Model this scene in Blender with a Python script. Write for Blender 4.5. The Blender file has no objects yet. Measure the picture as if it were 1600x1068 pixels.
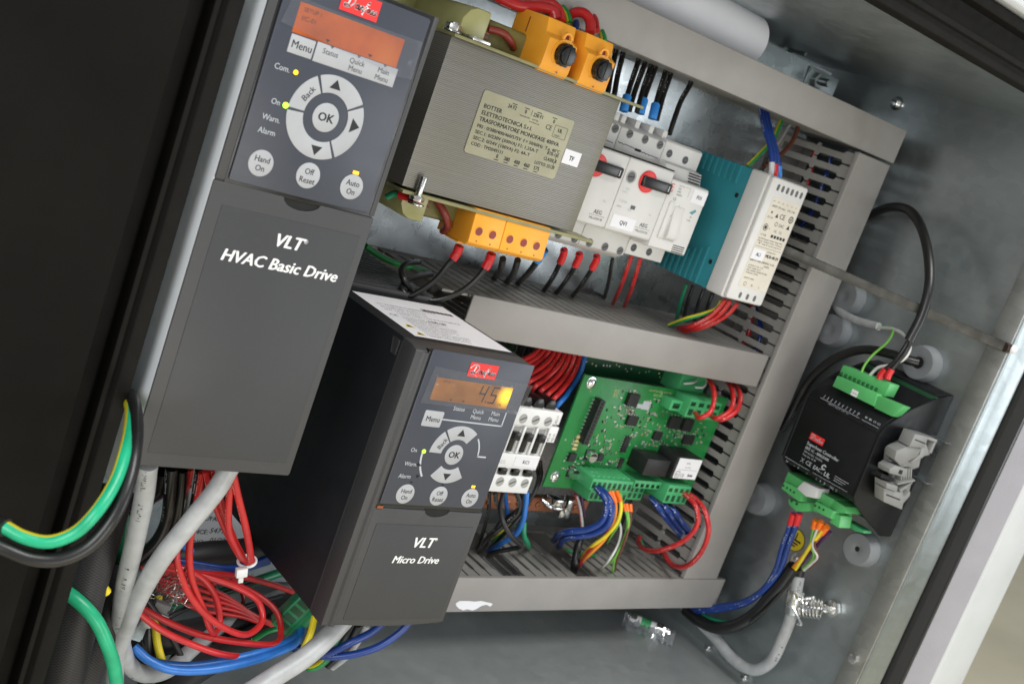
import bpy, bmesh, math, random
from mathutils import Vector, Matrix
random.seed(7)
SC = bpy.context.scene
COL = SC.collection
S = 0.001                      # all builders work in millimetres
CAMW = 600.0                   # camera stands 600 mm in front of the mounting plate
# ---------------------------------------------------------------- camera
RX = (0.75364404, 0.33524808, 0.56535776)
RY = (0.1349774, -0.92075033, 0.36606001)
RZ = (0.64327426, -0.19956842, -0.73916891)
FPX = 1819.27
def wv(a): return Vector((a[0], -a[2], a[1]))
cam = bpy.data.cameras.new('camera'); camo = bpy.data.objects.new('camera', cam); COL.objects.link(camo)
bx, by, bz = wv(RX), -wv(RY), -wv(RZ)
m = Matrix(((bx.x, by.x, bz.x, 0), (bx.y, by.y, bz.y, -CAMW*S), (bx.z, by.z, bz.z, 0), (0, 0, 0, 1)))
camo.matrix_world = m
cam.sensor_width = 36; cam.sensor_fit = 'HORIZONTAL'; cam.lens = 36*FPX/1600
cam.clip_start = 0.02; cam.clip_end = 50
cam.dof.use_dof = True; cam.dof.focus_distance = 0.56; cam.dof.aperture_fstop = 22
SC.camera = camo
# ---------------------------------------------------------------- light
world = bpy.data.worlds.new('World'); SC.world = world; world.use_nodes = True
bg = world.node_tree.nodes['Background']
bg.inputs[0].default_value = (0.93, 0.97, 1.0, 1); bg.inputs[1].default_value = 0.36
def area(name, loc, target, sx, sy, power, col=(1, 1, 1)):
    l = bpy.data.lights.new(name, 'AREA'); l.shape = 'RECTANGLE'; l.size = sx; l.size_y = sy
    l.energy = power; l.color = col
    o = bpy.data.objects.new(name, l); COL.objects.link(o)
    p = wv(loc)*S; t = wv(target)*S
    o.location = p; o.rotation_euler = (t-p).to_track_quat('-Z', 'Y').to_euler()
    return o
area('overhead_lamp', (430, 1150, 950), (480, -150, 60), 0.8, 0.6, 18, (1.0, 0.99, 0.97))
area('window_lamp', (1750, -70, 1250), (600, -120, 60), 0.7, 0.7, 7, (0.95, 0.98, 1.0))
area('left_fill', (-850, 200, 1000), (450, -150, 60), 0.7, 0.7, 11.5, (0.98, 0.99, 1.0))  # added fill light for the left-facing sides
area('low_front_fill', (350, -420, 1350), (520, -250, 60), 0.5, 0.5, 4.2, (1.0, 0.99, 0.97))  # added fill light, brightens the bottom of the cabinet
SC.view_settings.view_transform = 'Standard'; SC.view_settings.look = 'None'
SC.view_settings.exposure = 0; SC.view_settings.gamma = 1; SC.view_settings.use_curve_mapping = False
SC.cycles.use_denoising = True
SC.cycles.max_bounces = 8
SC.cycles.sample_clamp_indirect = 4
# ---------------------------------------------------------------- picks: photo pixel + depth -> millimetres
def ray(x, y):
    d = (x-800.0, y-534.0, FPX)
    return tuple(RX[i]*d[0]+RY[i]*d[1]+RZ[i]*d[2] for i in range(3))
def at(x, y, D):
    r = ray(x, y); k = -D/r[2]; return Vector((r[0]*k, r[1]*k, CAMW-D))
def atu(x, y, u):
    r = ray(x, y); k = u/r[0]; return Vector((u, r[1]*k, CAMW+r[2]*k))
def pick(p):
    if p[0] == 'u': return atu(p[1], p[2], p[3])
    if p[0] == 'p': return Vector(p[1:4])
    return at(*p)
# ---------------------------------------------------------------- materials
MATS = {}
def nodes_of(name):
    m = bpy.data.materials.new(name); m.use_nodes = True
    return m, m.node_tree, m.node_tree.nodes['Principled BSDF']
def mat(name, col, rough=0.5, metal=0.0, var=0.08, scale=60, bump=0.0, bscale=900, emit=0, coat=0, spec=0.5, dust=0.0):
    if name in MATS: return MATS[name]
    m, nt, p = nodes_of(name)
    p.inputs['Metallic'].default_value = metal; p.inputs['Specular IOR Level'].default_value = spec
    if coat: p.inputs['Coat Weight'].default_value = coat; p.inputs['Coat Roughness'].default_value = 0.15
    tc = nt.nodes.new('ShaderNodeTexCoord')
    nz = nt.nodes.new('ShaderNodeTexNoise'); nz.inputs['Scale'].default_value = scale; nz.inputs['Detail'].default_value = 6
    nt.links.new(tc.outputs['Object'], nz.inputs['Vector'])
    cr = nt.nodes.new('ShaderNodeValToRGB')
    cr.color_ramp.elements[0].position = 0.3; cr.color_ramp.elements[1].position = 0.7
    a = [max(0, c*(1-var)) for c in col]; b = [min(1, c*(1+var)) for c in col]
    cr.color_ramp.elements[0].color = (*a, 1); cr.color_ramp.elements[1].color = (*b, 1)
    nt.links.new(nz.outputs['Fac'], cr.inputs['Fac'])
    src = cr.outputs['Color']
    if dust:
        dn = nt.nodes.new('ShaderNodeTexNoise'); dn.inputs['Scale'].default_value = 420; dn.inputs['Detail'].default_value = 10
        nt.links.new(tc.outputs['Object'], dn.inputs['Vector'])
        dr = nt.nodes.new('ShaderNodeValToRGB'); dr.color_ramp.elements[0].position = 0.60; dr.color_ramp.elements[1].position = 0.78
        dr.color_ramp.elements[1].color = (dust, dust, dust, 1)
        nt.links.new(dn.outputs['Fac'], dr.inputs['Fac'])
        mx = nt.nodes.new('ShaderNodeMix'); mx.data_type = 'RGBA'
        mx.inputs[7].default_value = (0.4, 0.38, 0.35, 1)
        nt.links.new(dr.outputs['Color'], mx.inputs[0]); nt.links.new(src, mx.inputs[6]); src = mx.outputs[2]
    nt.links.new(src, p.inputs['Base Color'])
    mr = nt.nodes.new('ShaderNodeMapRange'); mr.inputs[3].default_value = max(0.03, rough-0.12); mr.inputs[4].default_value = min(1, rough+0.12)
    n2 = nt.nodes.new('ShaderNodeTexNoise'); n2.inputs['Scale'].default_value = scale*2.3; n2.inputs['Detail'].default_value = 4
    nt.links.new(tc.outputs['Object'], n2.inputs['Vector'])
    nt.links.new(n2.outputs['Fac'], mr.inputs[0]); nt.links.new(mr.outputs[0], p.inputs['Roughness'])
    if bump:
        bn = nt.nodes.new('ShaderNodeTexNoise'); bn.inputs['Scale'].default_value = bscale; bn.inputs['Detail'].default_value = 3
        nt.links.new(tc.outputs['Object'], bn.inputs['Vector'])
        bp = nt.nodes.new('ShaderNodeBump'); bp.inputs['Strength'].default_value = bump; bp.inputs['Distance'].default_value = 0.0004
        nt.links.new(bn.outputs['Fac'], bp.inputs['Height']); nt.links.new(bp.outputs['Normal'], p.inputs['Normal'])
    if emit:
        p.inputs['Emission Color'].default_value = (*col, 1); p.inputs['Emission Strength'].default_value = emit
    MATS[name] = m
    return m
def galv(name, col=(0.44, 0.47, 0.475), rough=0.40, sp=0.10, metal=0.85):
    m, nt, p = nodes_of(name)
    p.inputs['Metallic'].default_value = metal
    tc = nt.nodes.new('ShaderNodeTexCoord')
    vo = nt.nodes.new('ShaderNodeTexVoronoi'); vo.inputs['Scale'].default_value = 130
    n1 = nt.nodes.new('ShaderNodeTexNoise'); n1.inputs['Scale'].default_value = 9; n1.inputs['Detail'].default_value = 8
    n2 = nt.nodes.new('ShaderNodeTexNoise'); n2.inputs['Scale'].default_value = 500; n2.inputs['Detail'].default_value = 4
    mp = nt.nodes.new('ShaderNodeMapping'); mp.inputs['Scale'].default_value = (1, 1, 14)
    n3 = nt.nodes.new('ShaderNodeTexNoise'); n3.inputs['Scale'].default_value = 30; n3.inputs['Detail'].default_value = 8
    for n in (vo, n1, n2): nt.links.new(tc.outputs['Object'], n.inputs['Vector'])
    nt.links.new(tc.outputs['Object'], mp.inputs['Vector']); nt.links.new(mp.outputs[0], n3.inputs['Vector'])
    sep = nt.nodes.new('ShaderNodeSeparateColor'); nt.links.new(vo.outputs['Color'], sep.inputs[0])
    def madd(a, f, b):
        q = nt.nodes.new('ShaderNodeMath'); q.operation = 'MULTIPLY_ADD'
        nt.links.new(a, q.inputs[0]); q.inputs[1].default_value = f
        if isinstance(b, float): q.inputs[2].default_value = b
        else: nt.links.new(b, q.inputs[2])
        return q.outputs[0]
    s1 = madd(sep.outputs[0], sp, 1.0-sp*0.5-0.16)
    s2 = madd(n1.outputs['Fac'], 0.18, s1)
    s3 = madd(n3.outputs['Fac'], 0.14, s2)
    mx = nt.nodes.new('ShaderNodeVectorMath'); mx.operation = 'SCALE'
    mx.inputs[0].default_value = col; nt.links.new(s3, mx.inputs['Scale'])
    nt.links.new(mx.outputs[0], p.inputs['Base Color'])
    r1 = madd(n1.outputs['Fac'], 0.14, rough-0.09)
    r2 = madd(sep.outputs[1], 0.07, r1)
    nt.links.new(r2, p.inputs['Roughness'])
    bp = nt.nodes.new('ShaderNodeBump'); bp.inputs['Strength'].default_value = 0.12; bp.inputs['Distance'].default_value = 0.0003
    hb = madd(n2.outputs['Fac'], 0.5, n1.outputs['Fac'])
    nt.links.new(hb, bp.inputs['Height']); nt.links.new(bp.outputs['Normal'], p.inputs['Normal'])
    MATS[name] = m
    return m
def cable_mat(name, col, rough=0.35, stripe=None, width=0.3, ink=None, sc=0.16, isc=0.22):
    """insulated wire: optional second colour along the wire, optional printed characters"""
    if name in MATS: return MATS[name]
    m, nt, p = nodes_of(name)
    p.inputs['Roughness'].default_value = rough
    uv = nt.nodes.new('ShaderNodeUVMap'); sx = nt.nodes.new('ShaderNodeSeparateXYZ'); nt.links.new(uv.outputs[0], sx.inputs[0])
    tc = nt.nodes.new('ShaderNodeTexCoord'); nz = nt.nodes.new('ShaderNodeTexNoise'); nz.inputs['Scale'].default_value = 140; nz.inputs['Detail'].default_value = 5
    nt.links.new(tc.outputs['Object'], nz.inputs['Vector'])
    cr = nt.nodes.new('ShaderNodeValToRGB'); cr.color_ramp.elements[0].position = 0.3; cr.color_ramp.elements[1].position = 0.7
    cr.color_ramp.elements[0].color = (*[c*0.86 for c in col], 1); cr.color_ramp.elements[1].color = (*[min(1, c*1.12) for c in col], 1)
    nt.links.new(nz.outputs['Fac'], cr.inputs['Fac']); src = cr.outputs['Color']
    def cmp(a, v, e):
        q = nt.nodes.new('ShaderNodeMath'); q.operation = 'COMPARE'; nt.links.new(a, q.inputs[0])
        q.inputs[1].default_value = v; q.inputs[2].default_value = e; return q.outputs[0]
    def mix(f, a, b):
        q = nt.nodes.new('ShaderNodeMix'); q.data_type = 'RGBA'; nt.links.new(f, q.inputs[0]); nt.links.new(a, q.inputs[6])
        q.inputs[7].default_value = (*b, 1); return q.outputs[2]
    if stripe: src = mix(cmp(sx.outputs[1], sc, width*0.5), src, stripe)
    if ink:
        cb = nt.nodes.new('ShaderNodeCombineXYZ'); nt.links.new(sx.outputs[0], cb.inputs[0])
        mu = nt.nodes.new('ShaderNodeMath'); mu.operation = 'MULTIPLY'; mu.inputs[1].default_value = 7; nt.links.new(sx.outputs[1], mu.inputs[0]); nt.links.new(mu.outputs[0], cb.inputs[1])
        n2 = nt.nodes.new('ShaderNodeTexNoise'); n2.inputs['Scale'].default_value = 1.3; n2.inputs['Detail'].default_value = 2; nt.links.new(cb.outputs[0], n2.inputs['Vector'])
        g = nt.nodes.new('ShaderNodeMath'); g.operation = 'GREATER_THAN'; g.inputs[1].default_value = 0.56; nt.links.new(n2.outputs['Fac'], g.inputs[0])
        w1 = nt.nodes.new('ShaderNodeTexNoise'); w1.noise_dimensions = '1D'; w1.inputs['Scale'].default_value = 0.07; nt.links.new(sx.outputs[0], w1.inputs['W'])
        g2 = nt.nodes.new('ShaderNodeMath'); g2.operation = 'GREATER_THAN'; g2.inputs[1].default_value = 0.55; nt.links.new(w1.outputs['Fac'], g2.inputs[0])
        c2 = cmp(sx.outputs[1], isc, 0.04)
        a1 = nt.nodes.new('ShaderNodeMath'); a1.operation = 'MULTIPLY'; nt.links.new(g.outputs[0], a1.inputs[0]); nt.links.new(c2, a1.inputs[1])
        a2 = nt.nodes.new('ShaderNodeMath'); a2.operation = 'MULTIPLY'; nt.links.new(a1.outputs[0], a2.inputs[0]); nt.links.new(g2.outputs[0], a2.inputs[1])
        src = mix(a2.outputs[0], src, ink)
    nt.links.new(src, p.inputs['Base Color'])
    MATS[name] = m
    return m
M = {}
M['galv'] = galv('galvanised_steel', (0.43, 0.47, 0.48), 0.36, 0.10, 0.92)
M['galv2'] = galv('galvanised_plate', (0.38, 0.41, 0.425), 0.27, 0.13, 0.95)
M['galv3'] = galv('galvanised_floor_sheet', (0.47, 0.505, 0.50), 0.38, 0.06, 0.66)
M['zinc'] = mat('zinc_plated', (0.72, 0.72, 0.70), 0.28, 1.0, 0.1, 200)
M['chrome'] = mat('bright_steel', (0.8, 0.8, 0.8), 0.15, 1.0, 0.05, 200)
M['paint'] = mat('light_grey_paint', (0.56, 0.58, 0.585), 0.45, 0, 0.04, 30, 0.35, 1300)
M['foam'] = mat('black_foam', (0.006, 0.006, 0.006), 0.95, 0, 0.5, 800, 1.0, 2500)
M['rubber'] = mat('dark_rubber', (0.0065, 0.0058, 0.0048), 0.7, 0, 0.15, 60, 0.2, 700, spec=0.15)
M['door'] = mat('shaded_door_paint', (0.0062, 0.0055, 0.0047), 0.85, 0, 0.2, 25, 0.3, 1500, spec=0.12)  # near-black colour holds the shade lying on a light grey door
M['paint2'] = mat('textured_grey_paint', (0.34, 0.335, 0.365), 0.55, 0, 0.05, 30, 0.6, 900)
M['strip'] = mat('pale_blue_grey_paint', (0.70, 0.73, 0.76), 0.5, 0, 0.03, 30, 0.1, 900)
M['rust'] = mat('rusty_brown', (0.05, 0.03, 0.022), 0.6, 0.3, 0.3, 300)
M['pvc'] = mat('grey_pvc', (0.285, 0.268, 0.254), 0.46, 0, 0.06, 40, 0.12, 1500, dust=0.12)
M['pvcd'] = mat('grey_pvc_comb', (0.262, 0.250, 0.232), 0.5, 0, 0.06, 60, 0.1, 1500, dust=0.12)
M['drive'] = mat('dark_grey_plastic', (0.034, 0.035, 0.0375), 0.5, 0, 0.08, 14, 0.12, 2600, dust=0.018)
M['drive2'] = mat('grey_plastic_trim', (0.043, 0.043, 0.0445), 0.5, 0, 0.08, 14, 0.12, 2600, dust=0.02)
M['keypad'] = mat('slate_keypad_foil', (0.038, 0.043, 0.058), 0.4, 0, 0.06, 20, 0.06, 2600, dust=0.015)
M['black'] = mat('black_plastic', (0.0058, 0.0064, 0.0072), 0.5, 0, 0.2, 60, 0.15, 2200, spec=0.28)
M['bluk'] = mat('blue_black_plastic', (0.0125, 0.0142, 0.0168), 0.5, 0, 0.15, 40, 0.15, 2200, spec=0.35, dust=0.012)
M['blk2'] = mat('black_gloss_plastic', (0.008, 0.008, 0.008), 0.3, 0, 0.1, 60)
M['hole'] = mat('dark_opening', (0.004, 0.004, 0.004), 0.8, 0, 0.1, 60)
M['btn'] = mat('light_grey_key', (0.36, 0.37, 0.385), 0.5, 0, 0.05, 80, 0.1, 2000)
M['ink'] = mat('black_ink', (0.012, 0.012, 0.014), 0.6, 0, 0.05, 80)
M['inkg'] = mat('grey_ink', (0.10, 0.10, 0.11), 0.6, 0, 0.05, 80)
M['white'] = mat('white_ink', (0.72, 0.72, 0.72), 0.5, 0, 0.04, 80)
M['lgrey'] = mat('pale_grey_ink', (0.42, 0.44, 0.47), 0.5, 0, 0.04, 80)
M['red'] = mat('red_badge', (0.72, 0.03, 0.03), 0.4, 0, 0.05, 80)
M['dev'] = mat('warm_white_plastic', (0.63, 0.62, 0.60), 0.45, 0, 0.03, 60, 0.06, 1500)
M['dev2'] = mat('cool_white_plastic', (0.78, 0.78, 0.775), 0.42, 0, 0.03, 60, 0.06, 1500)
M['devg'] = mat('pale_grey_plastic', (0.36, 0.36, 0.345), 0.45, 0, 0.04, 60, 0.06, 1500)
M['clip'] = mat('grey_clip_plastic', (0.21, 0.21, 0.205), 0.5, 0, 0.08, 60)
M['screwg'] = mat('grey_screw', (0.12, 0.12, 0.12), 0.5, 0.0, 0.15, 300, spec=0.3)
M['teal'] = mat('teal_plastic', (0.024, 0.205, 0.245), 0.4, 0, 0.06, 60, 0.1, 1500, dust=0.05)
M['paper'] = mat('white_paper', (0.76, 0.755, 0.78), 0.6, 0, 0.03, 50)
M['cream'] = mat('cream_label', (0.64, 0.59, 0.50), 0.5, 0, 0.04, 50)
M['plate'] = mat('brass_foil_plate', (0.30, 0.285, 0.19), 0.4, 0.3, 0.12, 40, 0.1, 500)
M['orange'] = mat('orange_terminal_plastic', (0.88, 0.37, 0.028), 0.42, 0, 0.06, 60, 0.06, 1500)
M['orange2'] = mat('orange_sleeve', (0.85, 0.16, 0.01), 0.35, 0, 0.06, 60)
M['coil'] = mat('pale_yellow_bobbin', (0.40, 0.385, 0.16), 0.35, 0, 0.10, 50, 0.05, 900)
M['fibre'] = mat('varnished_fibre_strip', (0.25, 0.235, 0.11), 0.45, 0, 0.15, 80)
M['varn'] = mat('varnished_tape', (0.20, 0.18, 0.06), 0.3, 0, 0.2, 60, 0.1, 500)
M['rsleeve'] = mat('dark_red_sleeve', (0.22, 0.03, 0.02), 0.4, 0, 0.15, 60)
M['pcb'] = mat('green_solder_mask', (0.014, 0.185, 0.042), 0.32, 0, 0.16, 70, 0.1, 700)
M['pcbd'] = mat('dark_green_board', (0.006, 0.06, 0.022), 0.4, 0, 0.15, 70)
M['tgreen'] = mat('green_terminal_plastic', (0.055, 0.34, 0.13), 0.42, 0, 0.08, 70)
M['tgreen2'] = mat('bright_green_terminal_plastic', (0.09, 0.42, 0.13), 0.45, 0, 0.08, 70)
M['copper'] = mat('copper_bar', (0.40, 0.155, 0.08), 0.4, 0.35, 0.15, 90)
M['tin'] = mat('tinned_pad', (0.65, 0.65, 0.62), 0.35, 0.8, 0.1, 200)
M['gold'] = mat('gold_print', (0.5, 0.46, 0.2), 0.5, 0, 0.1, 200)
M['chip'] = mat('chip_black', (0.012, 0.012, 0.013), 0.45, 0, 0.2, 200)
M['smd'] = mat('ceramic_tan', (0.35, 0.27, 0.19), 0.5, 0, 0.3, 300)
M['gland'] = mat('grey_rubber_gland', (0.20, 0.21, 0.22), 0.55, 0, 0.08, 50)
M['yel'] = mat('yellow_sticker', (0.78, 0.58, 0.02), 0.45, 0, 0.04, 60)
M['ferR'] = mat('red_ferrule', (0.62, 0.02, 0.025), 0.3, 0, 0.1, 100)
M['ferB'] = mat('blue_ferrule', (0.04, 0.26, 0.72), 0.3, 0, 0.1, 100)
M['ferW'] = mat('white_marker', (0.6, 0.6, 0.6), 0.4, 0, 0.1, 100)
M['ledg'] = mat('green_led', (0.45, 1.0, 0.05), 0.3, 0, 0, 60, emit=1.6)
M['ledy'] = mat('amber_led', (1.0, 0.50, 0.02), 0.3, 0, 0, 60, emit=1.5)
M['wood'] = mat('pale_wood_floor', (0.78, 0.70, 0.50), 0.5, 0, 0.10, 3)
M['tie'] = mat('white_nylon', (0.62, 0.62, 0.62), 0.4, 0, 0.05, 100)
M['strand'] = mat('tinned_strand', (0.62, 0.60, 0.58), 0.3, 1.0, 0.2, 200)
W = (0.7, 0.7, 0.7)
C = {}
C['red'] = cable_mat('red_insulation', (0.50, 0.020, 0.021), 0.32, ink=(0.75, 0.5, 0.45))
C['blue'] = cable_mat('dark_blue_insulation', (0.010, 0.040, 0.215), 0.32, ink=W)
C['lblue'] = cable_mat('mid_blue_insulation', (0.022, 0.15, 0.50), 0.32)
C['black'] = cable_mat('black_insulation', (0.011, 0.011, 0.011), 0.3, ink=W)
C['blackp'] = cable_mat('plain_black_insulation', (0.012, 0.012, 0.012), 0.33)
C['grey'] = cable_mat('grey_sheath', (0.40, 0.41, 0.415), 0.4)
C['greyt'] = cable_mat('grey_printed_sheath', (0.36, 0.37, 0.375), 0.4, ink=(0.03, 0.03, 0.03), isc=0.10)
C['gy'] = cable_mat('green_yellow_insulation', (0.012, 0.24, 0.06), 0.32, stripe=(0.72, 0.62, 0.02), width=0.24, sc=0.29)
C['gyb'] = cable_mat('bright_green_insulation', (0.012, 0.40, 0.20), 0.33, stripe=(0.60, 0.52, 0.02), width=0.2, sc=0.72)
C['greenb'] = cable_mat('plain_bright_green_insulation', (0.012, 0.36, 0.17), 0.33)
C['green'] = cable_mat('green_insulation', (0.010, 0.22, 0.10), 0.33)
C['lgreen'] = cable_mat('thin_green_insulation', (0.16, 0.45, 0.06), 0.35)
C['yellow'] = cable_mat('yellow_insulation', (0.75, 0.60, 0.02), 0.33)
C['orange'] = cable_mat('orange_insulation', (0.75, 0.24, 0.015), 0.33)
C['white'] = cable_mat('white_insulation', (0.62, 0.62, 0.60), 0.35)
C['brown'] = cable_mat('brown_insulation', (0.12, 0.035, 0.02), 0.35)
C['violet'] = cable_mat('violet_insulation', (0.06, 0.012, 0.08), 0.35)
def braid_mat():
    m, nt, p = nodes_of('black_braid')
    p.inputs['Roughness'].default_value = 0.55
    uv = nt.nodes.new('ShaderNodeUVMap'); mp = nt.nodes.new('ShaderNodeMapping'); mp.inputs['Scale'].default_value = (1.7, 44, 1); mp.inputs['Rotation'].default_value = (0, 0, 0)
    nt.links.new(uv.outputs[0], mp.inputs[0])
    ck = nt.nodes.new('ShaderNodeTexChecker'); ck.inputs['Scale'].default_value = 1.0
    ck.inputs[1].default_value = (0.004, 0.004, 0.004, 1); ck.inputs[2].default_value = (0.028, 0.025, 0.027, 1)
    nt.links.new(mp.outputs[0], ck.inputs[0]); nt.links.new(ck.outputs['Color'], p.inputs['Base Color'])
    bp = nt.nodes.new('ShaderNodeBump'); bp.inputs['Strength'].default_value = 0.8; bp.inputs['Distance'].default_value = 0.0006
    nt.links.new(ck.outputs['Fac'], bp.inputs['Height']); nt.links.new(bp.outputs['Normal'], p.inputs['Normal'])
    return m
C['braid'] = braid_mat()
def film_mat(name='clear_film', g=0.06, d=0.055, rough=0.16):
    m, nt, p = nodes_of(name)
    nt.nodes.remove(p); out = nt.nodes['Material Output']
    tr = nt.nodes.new('ShaderNodeBsdfTransparent'); tr.inputs[0].default_value = (0.93, 0.93, 0.95, 1)
    gl = nt.nodes.new('ShaderNodeBsdfGlossy'); gl.inputs['Roughness'].default_value = rough; gl.inputs[0].default_value = (0.9, 0.9, 0.9, 1)
    df = nt.nodes.new('ShaderNodeBsdfDiffuse'); df.inputs[0].default_value = (0.5, 0.52, 0.56, 1)
    a = nt.nodes.new('ShaderNodeAddShader')
    m1 = nt.nodes.new('ShaderNodeMixShader'); m1.inputs[0].default_value = g
    m2 = nt.nodes.new('ShaderNodeMixShader'); m2.inputs[0].default_value = d
    nt.links.new(tr.outputs[0], m1.inputs[1]); nt.links.new(gl.outputs[0], m1.inputs[2])
    nt.links.new(m1.outputs[0], m2.inputs[1]); nt.links.new(df.outputs[0], m2.inputs[2])
    tc = nt.nodes.new('ShaderNodeTexCoord'); nz = nt.nodes.new('ShaderNodeTexNoise'); nz.inputs['Scale'].default_value = 110; nt.links.new(tc.outputs['Object'], nz.inputs[0])
    bp = nt.nodes.new('ShaderNodeBump'); bp.inputs['Strength'].default_value = 0.5; bp.inputs['Distance'].default_value = 0.002
    nt.links.new(nz.outputs['Fac'], bp.inputs['Height']); nt.links.new(bp.outputs['Normal'], gl.inputs['Normal'])
    nt.links.new(m2.outputs[0], out.inputs[0])
    return m
M['rollp'] = mat('bright_white_paper', (0.80, 0.795, 0.83), 0.6, 0, 0.02, 40)
M['film'] = film_mat()
M['bag'] = film_mat('clear_bag_film', 0.45, 0.24, 0.10)
def screen_mat(name, base, hot, hx, hr, strength):
    """backlit amber LCD: uneven backlight, brighter beside its lamp (local x in metres)"""
    m, nt, p = nodes_of(name)
    p.inputs['Roughness'].default_value = 0.25
    tc = nt.nodes.new('ShaderNodeTexCoord')
    nz = nt.nodes.new('ShaderNodeTexNoise'); nz.inputs['Scale'].default_value = 55; nz.inputs['Detail'].default_value = 5; nt.links.new(tc.outputs['Object'], nz.inputs[0])
    cr = nt.nodes.new('ShaderNodeValToRGB'); cr.color_ramp.elements[0].position = 0.36; cr.color_ramp.elements[1].position = 0.66
    cr.color_ramp.elements[0].color = (*[c*0.5 for c in base], 1); cr.color_ramp.elements[1].color = (*[min(1, c*1.45) for c in base], 1)
    nt.links.new(nz.outputs['Fac'], cr.inputs['Fac'])
    ds = nt.nodes.new('ShaderNodeVectorMath'); ds.operation = 'DISTANCE'; ds.inputs[1].default_value = (hx[0]*S, -hx[2]*S, hx[1]*S)
    nt.links.new(tc.outputs['Object'], ds.inputs[0])
    mr = nt.nodes.new('ShaderNodeMapRange'); mr.interpolation_type = 'SMOOTHSTEP'; mr.inputs[1].default_value = hr*S; mr.inputs[2].default_value = 0.0006
    nt.links.new(ds.outputs['Value'], mr.inputs[0])
    pw = nt.nodes.new('ShaderNodeMath'); pw.operation = 'POWER'; pw.inputs[1].default_value = 1.6; nt.links.new(mr.outputs[0], pw.inputs[0])
    mx = nt.nodes.new('ShaderNodeMix'); mx.data_type = 'RGBA'; mx.inputs[7].default_value = (*hot, 1)
    nt.links.new(pw.outputs[0], mx.inputs[0]); nt.links.new(cr.outputs['Color'], mx.inputs[6])
    p.inputs['Base Color'].default_value = (*[c*0.5 for c in base], 1)
    nt.links.new(mx.outputs[2], p.inputs['Emission Color']); p.inputs['Emission Strength'].default_value = strength
    return m
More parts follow.
